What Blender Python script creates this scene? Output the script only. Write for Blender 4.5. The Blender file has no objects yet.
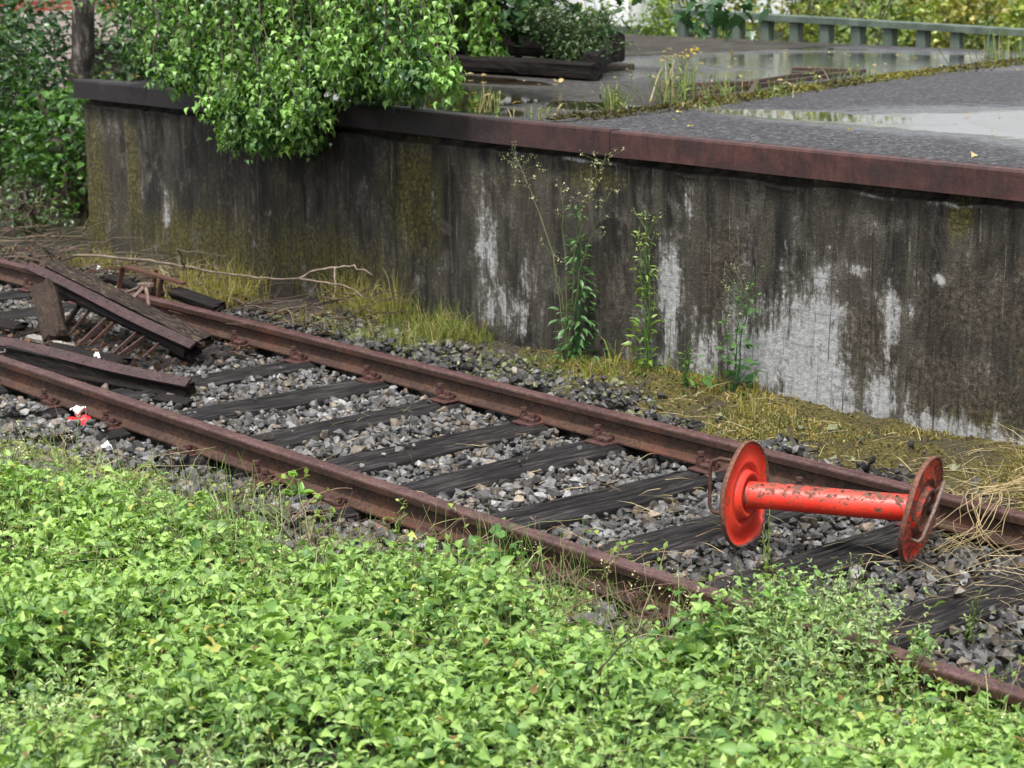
import bpy, bmesh, math, random
import numpy as np
from mathutils import Vector, Matrix
from mathutils.geometry import tessellate_polygon

rng = np.random.default_rng(11)
random.seed(5)
S = bpy.context.scene
COL = S.collection
R = math.radians

# ------------------------------------------------------------------ camera, sky, sun
cd = bpy.data.cameras.new('camera')
cam = bpy.data.objects.new('camera', cd)
COL.objects.link(cam)
cd.sensor_width = 36.0
cd.lens = 1900.0 / 1024.0 * 36.0
cd.clip_start = 0.1
cd.clip_end = 1500.0
CAM = (5.1729, -4.6218, 2.1214)
cam.matrix_world = Matrix(((0.66662586, -0.16416905, 0.72708905, CAM[0]),
                           (0.74539249, 0.14682109, -0.65025657, CAM[1]),
                           (0.0, 0.97544456, 0.22024511, CAM[2]),
                           (0, 0, 0, 1)))
cd.dof.use_dof = True
cd.dof.focus_distance = 7.9
cd.dof.aperture_fstop = 4.8
S.camera = cam

SUN_EL, SUN_AZ = R(64), R(142)       # azimuth measured clockwise from +Y
W = bpy.data.worlds.new('World')
S.world = W
W.use_nodes = True
wt = W.node_tree
bg = wt.nodes['Background']
sky = wt.nodes.new('ShaderNodeTexSky')
sky.sky_type = 'NISHITA'
sky.sun_disc = False
sky.sun_elevation = SUN_EL
sky.sun_rotation = SUN_AZ
sky.air_density = 1.0
sky.dust_density = 4.0
sky.ozone_density = 1.0
hsv = wt.nodes.new('ShaderNodeHueSaturation')    # overcast: the blue is filtered out by cloud
hsv.inputs['Saturation'].default_value = 0.25
wt.links.new(sky.outputs[0], hsv.inputs['Color'])
wt.links.new(hsv.outputs[0], bg.inputs['Color'])
bg.inputs['Strength'].default_value = 0.12

sd = bpy.data.lights.new('sun', 'SUN')
sd.energy = 2.0
sd.angle = R(11)
sd.color = (1.0, 0.96, 0.9)
sun = bpy.data.objects.new('sun', sd)
COL.objects.link(sun)
sdir = Vector((math.sin(SUN_AZ) * math.cos(SUN_EL), math.cos(SUN_AZ) * math.cos(SUN_EL), math.sin(SUN_EL)))
sun.rotation_euler = sdir.to_track_quat('Z', 'Y').to_euler()

S.view_settings.view_transform = 'Standard'
S.view_settings.look = 'None'
S.view_settings.gamma = 1.0
S.view_settings.use_curve_mapping = False
S.view_settings.exposure = 1.55
S.render.engine = 'CYCLES'
S.cycles.max_bounces = 6
S.cycles.transparent_max_bounces = 4
S.cycles.use_denoising = True

# ------------------------------------------------------------------ material helpers
class NT:
    """small node-tree writer"""
    def __init__(self, name, rough=0.6, spec=0.4):
        self.m = bpy.data.materials.new(name)
        self.m.use_nodes = True
        self.t = self.m.node_tree
        self.b = self.t.nodes['Principled BSDF']
        self.out = self.t.nodes['Material Output']
        self.b.inputs['Roughness'].default_value = rough
        self.b.inputs['Specular IOR Level'].default_value = spec
        self.tc = self.t.nodes.new('ShaderNodeTexCoord')
        self.obj = self.tc.outputs['Object']
    def put(self, sock, v):
        if isinstance(v, bpy.types.NodeSocket):
            self.t.links.new(v, sock)
        elif isinstance(v, (tuple, list)) and len(v) == 3 and sock.type == 'RGBA':
            sock.default_value = (*v, 1)
        else:
            sock.default_value = v
    def scale(self, s, vec=None):
        n = self.t.nodes.new('ShaderNodeVectorMath'); n.operation = 'MULTIPLY'
        self.put(n.inputs[0], vec or self.obj); n.inputs[1].default_value = s
        return n.outputs[0]
    def shift(self, v, vec=None):
        n = self.t.nodes.new('ShaderNodeVectorMath'); n.operation = 'ADD'
        self.put(n.inputs[0], vec or self.obj); self.put(n.inputs[1], v)
        return n.outputs[0]
    def noise(self, scale=5, detail=4, vec=None, rough=0.55, dist=0.0):
        n = self.t.nodes.new('ShaderNodeTexNoise')
        self.put(n.inputs['Vector'], vec or self.obj)
        n.inputs['Scale'].default_value = scale; n.inputs['Detail'].default_value = detail
        n.inputs['Roughness'].default_value = rough; n.inputs['Distortion'].default_value = dist
        return n.outputs['Fac']
    def voro(self, scale=5, vec=None, feature='F1', out='Distance'):
        n = self.t.nodes.new('ShaderNodeTexVoronoi'); n.feature = feature
        self.put(n.inputs['Vector'], vec or self.obj); n.inputs['Scale'].default_value = scale
        return n.outputs[out]
    def ramp(self, v, a, b, c=0.0, d=1.0):
        n = self.t.nodes.new('ShaderNodeMapRange'); n.interpolation_type = 'SMOOTHSTEP'
        for k, x in zip(('Value', 'From Min', 'From Max', 'To Min', 'To Max'), (v, a, b, c, d)):
            self.put(n.inputs[k], x)
        return n.outputs[0]
    def math(self, op, a, b=0.0):
        n = self.t.nodes.new('ShaderNodeMath'); n.operation = op
        self.put(n.inputs[0], a); self.put(n.inputs[1], b)
        return n.outputs[0]
    def mix(self, f, a, b, blend='MIX'):
        n = self.t.nodes.new('ShaderNodeMix'); n.data_type = 'RGBA'; n.blend_type = blend
        self.put(n.inputs['Factor'], f); self.put(n.inputs[6], a); self.put(n.inputs[7], b)
        return n.outputs[2]
    def attr(self, name, out='Color'):
        n = self.t.nodes.new('ShaderNodeAttribute'); n.attribute_name = name
        return n.outputs[out]
    def rand(self):
        return self.t.nodes.new('ShaderNodeObjectInfo').outputs['Random']
    def bump(self, h, strength=0.4, dist=0.01):
        n = self.t.nodes.new('ShaderNodeBump')
        n.inputs['Strength'].default_value = strength; n.inputs['Distance'].default_value = dist
        self.put(n.inputs['Height'], h); self.put(self.b.inputs['Normal'], n.outputs[0])
    def col(self, c): self.put(self.b.inputs['Base Color'], c)
    def rough(self, r): self.put(self.b.inputs['Roughness'], r)

def leaf_mat(name, trans=0.35, rough=0.42, spec=0.45):
    n = NT(name, rough, spec)
    c = n.attr('col')
    v = n.noise(70, 2)
    c2 = n.mix(n.ramp(v, 0.3, 0.75, 0.0, 0.35), c, (0.9, 1.0, 0.75), 'MULTIPLY')
    n.col(c2)
    tr = n.t.nodes.new('ShaderNodeBsdfTranslucent')
    tc = n.mix(1.0, c2, (1.25, 1.35, 0.55), 'MULTIPLY')
    n.put(tr.inputs['Color'], tc)
    mx = n.t.nodes.new('ShaderNodeMixShader'); mx.inputs[0].default_value = trans
    n.t.links.new(n.b.outputs[0], mx.inputs[1]); n.t.links.new(tr.outputs[0], mx.inputs[2])
    n.t.links.new(mx.outputs[0], n.out.inputs['Surface'])
    return n.m

def rust_mat(name, base, light, dark, rough=0.62, scale=9, tint=None):
    n = NT(name, rough, 0.35)
    a = n.noise(scale, 6, rough=0.65)
    b = n.noise(scale * 7, 5, rough=0.7)
    st = n.noise(1, 4, n.scale((1.5, 40, 40)))
    c = n.mix(n.ramp(a, 0.4, 0.62), base, light)
    c = n.mix(n.ramp(b, 0.46, 0.62, 0, 0.9), c, dark)
    c = n.mix(n.ramp(n.noise(scale * 3, 6, rough=0.75), 0.56, 0.66, 0, 0.55), c, tint or light)
    c = n.mix(n.ramp(st, 0.5, 0.75, 0, 0.6), c, dark)
    if tint:
        c = n.mix(n.ramp(n.noise(1.3, 5, rough=0.6), 0.52, 0.68, 0, 0.8), c, tint)
    n.col(c)
    n.rough(n.ramp(b, 0.3, 0.7, rough - 0.14, rough + 0.2))
    n.bump(n.math('ADD', n.math('MULTIPLY', a, 0.5), b), 0.45, 0.004)
    return n.m

M = {}
M['leaf'] = leaf_mat('leaf', 0.33, 0.38, 0.5)
M['cover'] = leaf_mat('ground_cover_leaf', 0.36, 0.48, 0.4)
M['dark_leaf'] = leaf_mat('dark_leaf', 0.22, 0.38, 0.5)
M['grass'] = leaf_mat('grass_blade', 0.3, 0.6, 0.25)
M['rail_web'] = rust_mat('rail_rust', (0.033, 0.0155, 0.0095), (0.056, 0.029, 0.017), (0.013, 0.007, 0.006), 0.65, 7, (0.085, 0.026, 0.012))
M['rail_head'] = rust_mat('rail_head_rust', (0.058, 0.029, 0.027), (0.092, 0.05, 0.045), (0.028, 0.014, 0.0125), 0.42, 10)
M['chair'] = rust_mat('chair_rust', (0.045, 0.018, 0.015), (0.075, 0.032, 0.026), (0.015, 0.008, 0.007), 0.6, 24)
M['iron'] = rust_mat('riveted_iron_rust', (0.026, 0.011, 0.0115), (0.045, 0.022, 0.0225), (0.010, 0.005, 0.005), 0.6, 16)
M['dark_iron'] = rust_mat('dark_iron', (0.04, 0.022, 0.018), (0.075, 0.035, 0.026), (0.012, 0.009, 0.009), 0.6, 22)
M['rust_rod'] = rust_mat('rusty_rod', (0.045, 0.018, 0.011), (0.08, 0.036, 0.021), (0.04, 0.018, 0.012), 0.75, 22)

def wood_mat(name, base, light, dark, axis=1, rough=0.7, wet=0.0):
    n = NT(name, rough, 0.16)
    sc = [26, 26, 26]; sc[axis] = 1.1
    v = n.scale(tuple(sc), n.shift(n.rand()))
    g = n.noise(1, 8, v, 0.65, 0.6)
    g2 = n.noise(4, 6, v, 0.7)
    big = n.noise(2.2, 3)
    c = n.mix(n.ramp(g, 0.3, 0.72), dark, base)
    c = n.mix(n.ramp(g2, 0.47, 0.66, 0, 0.8), c, light)
    c = n.mix(n.ramp(big, 0.35, 0.7, 0, 0.55), c, dark)
    n.col(c)
    n.rough(n.ramp(g2, 0.3, 0.7, rough - 0.2, rough + 0.12))
    n.bump(n.math('ADD', g, n.math('MULTIPLY', g2, 0.5)), 0.8, 0.012)
    return n.m
M['sleeper'] = wood_mat('tarred_sleeper_wood', (0.017, 0.0155, 0.016), (0.062, 0.058, 0.057), (0.004, 0.0035, 0.0035))
M['old_wood'] = wood_mat('weathered_plank', (0.024, 0.016, 0.012), (0.11, 0.085, 0.06), (0.005, 0.0035, 0.003), 0, 0.8)
M['black_wood'] = wood_mat('rotten_black_wood', (0.009, 0.007, 0.0065), (0.022, 0.017, 0.015), (0.004, 0.003, 0.003), 0, 0.75)
M['block_wood'] = wood_mat('brown_block_wood', (0.03, 0.019, 0.013), (0.075, 0.055, 0.04), (0.012, 0.008, 0.006), 2, 0.8)
M['pale_wood'] = wood_mat('pale_plank', (0.24, 0.23, 0.21), (0.42, 0.41, 0.38), (0.08, 0.07, 0.06), 0, 0.7)

def stone_mat():
    n = NT('ballast_stone', 0.6, 0.4)
    c = n.attr('col')
    v = n.noise(60, 5, rough=0.7)
    c = n.mix(n.ramp(v, 0.3, 0.72), n.mix(1.0, c, (0.55, 0.54, 0.53), 'MULTIPLY'), n.mix(1.0, c, (1.3, 1.3, 1.3), 'MULTIPLY'))
    n.col(c)
    n.rough(n.ramp(n.noise(7, 3), 0.35, 0.65, 0.38, 0.72))
    n.bump(v, 0.5, 0.004)
    return n.m
M['stone'] = stone_mat()

def soil_mat():
    n = NT('soil', 0.9, 0.2)
    a = n.noise(1.2, 6); b = n.noise(45, 5, rough=0.7)
    c = n.mix(n.ramp(b, 0.3, 0.7), (0.014, 0.012, 0.010), (0.06, 0.05, 0.04))
    c = n.mix(n.ramp(a, 0.5, 0.7, 0, 0.6), c, (0.03, 0.038, 0.014))
    sp = n.t.nodes.new('ShaderNodeSeparateXYZ'); n.put(sp.inputs[0], n.obj)
    c = n.mix(n.ramp(sp.outputs[1], 12.9, 14.0, 0, 0.9), c, n.mix(n.ramp(n.noise(3, 5), 0.35, 0.65), (0.03, 0.055, 0.012), (0.1, 0.14, 0.03)))
    n.col(c); n.bump(b, 0.9, 0.02)
    return n.m
M['soil'] = soil_mat()

def moss_mat():
    n = NT('moss', 0.9, 0.15)
    a = n.noise(3.5, 6); b = n.noise(60, 4)
    c = n.mix(n.ramp(b, 0.3, 0.7), (0.03, 0.026, 0.011), (0.105, 0.09, 0.027))
    c = n.mix(n.ramp(a, 0.45, 0.65), c, (0.045, 0.04, 0.025))
    n.col(c); n.bump(b, 1.0, 0.03)
    return n.m
M['moss'] = moss_mat()

def concrete_mat():
    n = NT('stained_concrete', 0.85, 0.25)
    warp = n.noise(2.3, 3)
    streak = n.noise(1, 7, n.scale((7, 1, 0.8)), 0.7, 0.7)
    streak2 = n.noise(1, 8, n.scale((21, 1, 2.0), n.shift((3.3, 0, 1.7))), 0.72, 0.9)
    big = n.noise(0.9, 4, n.scale((1, 1, 0.6)), 0.6)
    blot = n.noise(4.2, 9, n.scale((1.3, 1, 0.8)), 0.72, 0.5)
    fine = n.noise(34, 6, rough=0.75)
    grit = n.noise(120, 4, rough=0.7)
    brown = n.attr('brown', 'Fac'); white = n.attr('white', 'Fac'); moss = n.attr('moss', 'Fac')
    hair = n.noise(1, 6, n.scale((46, 1, 3.0), n.shift((1.3, 0, 8.2))), 0.75, 0.5)
    c = n.mix(n.ramp(streak, 0.36, 0.64), (0.006, 0.0055, 0.0044), (0.060, 0.053, 0.039))
    c = n.mix(n.ramp(blot, 0.47, 0.61, 0, 0.65), c, (0.09, 0.084, 0.07))
    c = n.mix(n.ramp(big, 0.48, 0.62, 0, 0.6), c, (0.013, 0.0135, 0.014))
    wb = n.math('ADD', brown, n.math('ADD', n.math('MULTIPLY', n.math('SUBTRACT', streak2, 0.5), 1.8), n.math('MULTIPLY', n.math('SUBTRACT', blot, 0.5), 1.2)))
    c = n.mix(n.ramp(wb, 0.2, 0.75, 0, 0.85), c, n.mix(n.ramp(fine, 0.36, 0.64), (0.012, 0.0092, 0.0062), (0.105, 0.082, 0.055)))
    wm = n.math('ADD', moss, n.math('ADD', n.math('MULTIPLY', n.math('SUBTRACT', streak, 0.5), 1.5), n.math('MULTIPLY', n.math('SUBTRACT', blot, 0.5), 0.8)))
    c = n.mix(n.ramp(wm, 0.15, 0.85, 0, 0.92), c, n.mix(n.ramp(fine, 0.38, 0.64), (0.024, 0.022, 0.006), (0.135, 0.118, 0.024)))
    c = n.mix(n.ramp(hair, 0.56, 0.68, 0, 0.5), c, (0.10, 0.092, 0.078))
    c = n.mix(n.ramp(hair, 0.44, 0.36, 0, 0.6), c, (0.009, 0.008, 0.007))
    c = n.mix(n.ramp(streak2, 0.53, 0.66, 0, 0.9), c, (0.0065, 0.006, 0.005))
    s = n.math('ADD', n.math('MULTIPLY', n.math('SUBTRACT', streak2, 0.5), 1.7), n.math('MULTIPLY', n.math('SUBTRACT', blot, 0.5), 2.4))
    s = n.math('ADD', s, n.math('MULTIPLY', n.math('SUBTRACT', fine, 0.5), 1.1))
    ww = n.math('ADD', white, s)
    wc = n.mix(n.ramp(fine, 0.3, 0.7), (0.19, 0.19, 0.185), (0.40, 0.41, 0.42))
    chips = n.noise(11, 9, n.scale((1.2, 1, 0.8), n.shift((5.5, 0, 2.2))), 0.74, 0.4)
    c = n.mix(n.ramp(ww, 0.1, 0.8, 0, 0.5), c, (0.18, 0.165, 0.14))
    core = n.math('ADD', ww, n.math('MULTIPLY', n.math('SUBTRACT', chips, 0.5), 1.7))
    c = n.mix(n.ramp(core, 0.42, 0.98, 0, 0.95), c, wc)
    drip = n.noise(1, 7, n.scale((38, 1, 1.4), n.shift((2.7, 0, 6.1))), 0.72, 0.7)
    c = n.mix(n.math('MULTIPLY', n.ramp(drip, 0.6, 0.645, 0, 0.75), n.ramp(chips, 0.42, 0.56)), c, (0.2, 0.18, 0.145))
    c = n.mix(n.math('MULTIPLY', n.ramp(drip, 0.41, 0.37, 0, 0.85), n.ramp(fine, 0.35, 0.5)), c, (0.006, 0.0055, 0.005))
    pale = n.ramp(n.noise(1, 9, n.scale((13, 1, 1.0), n.shift((9.1, 0, 4.0))), 0.75, 1.0), 0.58, 0.74, 0, 0.55)
    c = n.mix(n.math('MULTIPLY', pale, n.ramp(fine, 0.38, 0.58)), c, (0.16, 0.152, 0.135))
    c = n.mix(n.math('MULTIPLY', n.ramp(grit, 0.38, 0.6, 0.6, 0.0), n.ramp(core, 0.4, 0.9, 1.0, 0.35)), c, (0.010, 0.0095, 0.008))
    c = n.mix(n.ramp(n.voro(19), 0.0, 0.09, 0.65, 0.0), c, (0.26, 0.26, 0.245))
    # faint board marks of the shuttering
    sp = n.t.nodes.new('ShaderNodeSeparateXYZ'); n.put(sp.inputs[0], n.obj)
    bm_ = n.math('PINGPONG', n.math('ADD', sp.outputs[2], n.math('MULTIPLY', warp, 0.02)), 0.09)
    c = n.mix(n.math('MULTIPLY', n.ramp(bm_, 0.0, 0.006, 0.5, 0.0), n.ramp(blot, 0.45, 0.6)), c, (0.012, 0.011, 0.010))
    n.col(c)
    h = n.math('ADD', n.math('MULTIPLY', grit, 0.6), n.math('ADD', fine, n.math('MULTIPLY', blot, 0.8)))
    n.bump(h, 0.75, 0.014)
    return n.m
M['concrete'] = concrete_mat()

def beam_mat():
    n = NT('platform_edge_steel', 0.5, 0.45)
    x = n.t.nodes.new('ShaderNodeSeparateXYZ'); n.put(x.inputs[0], n.obj)
    a = n.noise(1.6, 6, rough=0.6); b = n.noise(40, 6, rough=0.7); st = n.noise(1, 6, n.scale((17, 1, 3)), 0.7, 0.8)
    right = n.ramp(n.math('ADD', x.outputs[0], n.math('MULTIPLY', a, 2.2)), 4.7, 8.2)
    red = n.mix(n.ramp(n.math('ADD', n.math('MULTIPLY', st, 0.45), n.math('MULTIPLY', n.noise(6, 7, rough=0.7), 0.55)), 0.4, 0.6), (0.022, 0.0075, 0.007), (0.06, 0.0205, 0.0165))
    blk = n.mix(n.ramp(a, 0.52, 0.6), (0.007, 0.006, 0.007), (0.02, 0.015, 0.018))
    c = n.mix(right, blk, red)
    c = n.mix(n.ramp(n.noise(1.7, 6, n.scale((1, 1, 2)), 0.65), 0.52, 0.66, 0, 0.7), c, (0.02, 0.0095, 0.0095))
    c = n.mix(n.ramp(b, 0.5, 0.75, 0, 0.6), c, (0.025, 0.013, 0.013))
    n.col(c); n.rough(n.ramp(b, 0.3, 0.7, 0.5, 0.78)); n.bump(b, 0.5, 0.005)
    return n.m
M['edge_steel'] = beam_mat()

def asphalt_mat():
    n = NT('asphalt', 0.6, 0.5)
    wet = n.attr('wet', 'Fac'); mud = n.attr('mud', 'Fac')
    big = n.noise(0.9, 6, n.scale((1, 1, 0)), 0.6); fine = n.noise(90, 4, rough=0.7); mid = n.noise(9, 6, n.scale((1, 1, 0)), 0.65)
    ww = n.math('ADD', wet, n.math('ADD', n.math('MULTIPLY', n.math('SUBTRACT', big, 0.5), 1.1), n.math('MULTIPLY', n.math('SUBTRACT', mid, 0.5), 0.6)))
    w = n.ramp(ww, 0.25, 0.75)
    c = n.mix(n.ramp(fine, 0.3, 0.7), (0.010, 0.010, 0.011), (0.055, 0.055, 0.06))
    c = n.mix(n.ramp(n.voro(55, out='Color'), 0.6, 0.8, 0, 0.6), c, (0.13, 0.13, 0.135))
    c = n.mix(n.ramp(mid, 0.5, 0.75, 0, 0.5), c, (0.038, 0.036, 0.037))
    c = n.mix(n.math('MULTIPLY', mud, n.ramp(mid, 0.25, 0.6, 0.6, 1.0)), c, (0.032, 0.025, 0.016))
    c = n.mix(n.math('MULTIPLY', w, 0.6), c, (0.02, 0.02, 0.022))
    n.col(c)
    n.rough(n.ramp(ww, 0.2, 0.75, 0.72, 0.06)); n.put(n.b.inputs['Specular IOR Level'], n.ramp(ww, 0.2, 0.7, 0.12, 0.65))
    h = n.math('MULTIPLY', n.math('ADD', fine, mid), n.ramp(ww, 0.35, 0.85, 1.0, 0.03))
    n.bump(h, 0.8, 0.012)
    return n.m
M['asphalt'] = asphalt_mat()

def water_mat():
    n = NT('puddle_water', 0.03, 0.5)
    n.b.inputs['IOR'].default_value = 1.33
    n.col(n.mix(n.ramp(n.noise(3, 4), 0.35, 0.65), (0.012, 0.010, 0.006), (0.03, 0.026, 0.015)))
    n.bump(n.noise(6, 2), 0.02, 0.01)
    return n.m
M['water'] = water_mat()

def red_mat():
    n = NT('chipped_red_paint', 0.4, 0.45)
    a = n.noise(30, 9, rough=0.75, dist=0.3); b = n.noise(5, 4); f = n.noise(70, 4, rough=0.7)
    c = n.mix(n.ramp(b, 0.35, 0.7), (0.44, 0.02, 0.009), (0.56, 0.042, 0.02))
    c = n.mix(n.ramp(f, 0.55, 0.75, 0, 0.35), c, (0.65, 0.16, 0.12))
    wear = n.math('ADD', a, n.math('MULTIPLY', n.attr('wear', 'Fac'), 0.34))
    c = n.mix(n.ramp(wear, 0.59, 0.63), c, n.mix(n.ramp(f, 0.35, 0.65), (0.05, 0.02, 0.014), (0.14, 0.055, 0.032)))
    n.col(c)
    c = n.mix(n.ramp(n.noise(9, 6, rough=0.7), 0.5, 0.72, 0, 0.45), c, (0.16, 0.035, 0.022)); n.col(c)
    n.rough(n.ramp(wear, 0.58, 0.68, 0.42, 0.8))
    n.bump(n.math('ADD', n.ramp(wear, 0.6, 0.68, 1.0, 0.0), n.math('MULTIPLY', f, 0.2)), 0.4, 0.003)
    return n.m
M['red'] = red_mat()

def bark_mat(name, birch):
    n = NT(name, 0.85, 0.2)
    a = n.noise(1, 6, n.scale((7, 7, 2.5)), 0.7); b = n.noise(1, 6, n.scale((5, 5, 26)), 0.7)
    if birch:
        c = n.mix(n.ramp(a, 0.42, 0.62), (0.035, 0.03, 0.026), (0.24, 0.22, 0.2))
        c = n.mix(n.ramp(b, 0.55, 0.65), c, (0.03, 0.026, 0.022))
    else:
        c = n.mix(n.ramp(a, 0.35, 0.65), (0.012, 0.01, 0.008), (0.05, 0.04, 0.032))
    n.col(c); n.bump(a, 1.0, 0.03)
    return n.m
M['birch_bark'] = bark_mat('birch_bark', True)
M['bark'] = bark_mat('dark_bark', False)

def plain(name, c1, c2, scale=12, rough=0.7, bump=0.3):
    n = NT(name, rough, 0.35)
    v = n.noise(scale, 6, rough=0.65)
    n.col(n.mix(n.ramp(v, 0.3, 0.7), c1, c2)); n.bump(v, bump, 0.006)
    return n.m
M['fence'] = plain('mossy_grey_concrete', (0.038, 0.056, 0.044), (0.09, 0.115, 0.094), 5)
M['render_wall'] = plain('white_render', (0.5, 0.52, 0.53), (0.68, 0.7, 0.7), 3, 0.8)
M['twig'] = plain('dead_twig', (0.1, 0.075, 0.06), (0.26, 0.21, 0.17), 14)
M['dark_twig'] = plain('dark_twig', (0.03, 0.022, 0.017), (0.09, 0.065, 0.05), 14)
M['pale_twig'] = plain('barkless_branch', (0.065, 0.048, 0.036), (0.17, 0.13, 0.095), 12)
M['pink_render'] = plain('faded_pink_render', (0.3, 0.24, 0.22), (0.42, 0.36, 0.33), 2.5, 0.85)
M['paper'] = plain('white_scrap', (0.6, 0.6, 0.58), (0.8, 0.8, 0.78), 20)
M['red_plastic'] = plain('red_packet', (0.55, 0.015, 0.015), (0.68, 0.03, 0.03), 20, 0.35)
M['steel_wire'] = rust_mat('worn_handle_steel', (0.09, 0.06, 0.045), (0.17, 0.13, 0.11), (0.06, 0.03, 0.022), 0.5, 30)
M['glass'] = plain('window_glass', (0.02, 0.025, 0.03), (0.04, 0.045, 0.05), 2, 0.08, 0.0)
M['white_frame'] = plain('white_window_frame', (0.6, 0.6, 0.58), (0.75, 0.75, 0.72), 6)
M['roof'] = plain('roof_tiles', (0.06, 0.03, 0.022), (0.12, 0.05, 0.035), 8)

def brick_mat():
    n = NT('red_brick', 0.85, 0.2)
    br = n.t.nodes.new('ShaderNodeTexBrick')
    cmb = n.t.nodes.new('ShaderNodeCombineXYZ'); sp = n.t.nodes.new('ShaderNodeSeparateXYZ')
    n.put(sp.inputs[0], n.obj); n.put(cmb.inputs[0], n.math('ADD', sp.outputs[0], sp.outputs[1])); n.put(cmb.inputs[1], sp.outputs[2])
    n.put(br.inputs['Vector'], cmb.outputs[0])
    br.inputs['Color1'].default_value = (0.3, 0.075, 0.04, 1); br.inputs['Color2'].default_value = (0.2, 0.05, 0.03, 1)
    br.inputs['Mortar'].default_value = (0.25, 0.22, 0.19, 1)
    br.inputs['Scale'].default_value = 1.0; br.inputs['Brick Width'].default_value = 0.24; br.inputs['Row Height'].default_value = 0.075
    br.inputs['Mortar Size'].default_value = 0.008
    n.col(br.outputs['Color'])
    return n.m
M['brick'] = brick_mat()

# ------------------------------------------------------------------ mesh helpers
def put_mesh(name, V, F, mat, parent=None, cols=None, attrs=None, smooth=False, loc=None):
    """V (n,3), F list of index arrays (each (m,k))"""
    me = bpy.data.meshes.new(name)
    V = np.asarray(V, dtype=np.float32)
    if not isinstance(F, list): F = [F]
    F = [np.asarray(f, dtype=np.int32) for f in F if len(f)]
    loops = np.concatenate([f.ravel() for f in F])
    sizes = np.concatenate([np.full(len(f), f.shape[1], dtype=np.int32) for f in F])
    starts = np.concatenate([[0], np.cumsum(sizes)[:-1]]).astype(np.int32)
    me.vertices.add(len(V)); me.vertices.foreach_set('co', V.ravel())
    me.loops.add(len(loops)); me.loops.foreach_set('vertex_index', loops)
    me.polygons.add(len(sizes)); me.polygons.foreach_set('loop_start', starts)
    me.polygons.foreach_set('use_smooth', np.full(len(sizes), smooth, dtype=bool))
    me.update(calc_edges=True)
    me.validate()
    if cols is not None:
        a = me.attributes.new('col', 'FLOAT_COLOR', 'POINT')
        c = np.ones((len(V), 4), dtype=np.float32); c[:, :3] = cols
        a.data.foreach_set('color', c.ravel())
    for k, v in (attrs or {}).items():
        a = me.attributes.new(k, 'FLOAT', 'POINT')
        a.data.foreach_set('value', np.asarray(v, dtype=np.float32))
    me.materials.append(M[mat] if isinstance(mat, str) else mat)
    o = bpy.data.objects.new(name, me)
    COL.objects.link(o)
    if parent is not None: o.parent = parent
    if loc is not None: o.location = loc
    return o

def tag(o, label=None, cat=None, group=None, kind=None):
    if label: o['label'] = label
    if cat: o['category'] = cat
    if group: o['group'] = group
    if kind: o['kind'] = kind
    return o

def thing(name, label, cat, loc=(0, 0, 0), group=None, rotz=0.0):
    o = bpy.data.objects.new(name, None)
    o.empty_display_size = 0.1
    COL.objects.link(o); o.location = loc; o.rotation_euler = (0, 0, rotz)
    return tag(o, label, cat, group)

def copy_tree(o, parent=None):
    c = o.copy(); COL.objects.link(c); c.parent = parent
    for ch in o.children: copy_tree(ch, c)
    return c

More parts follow.
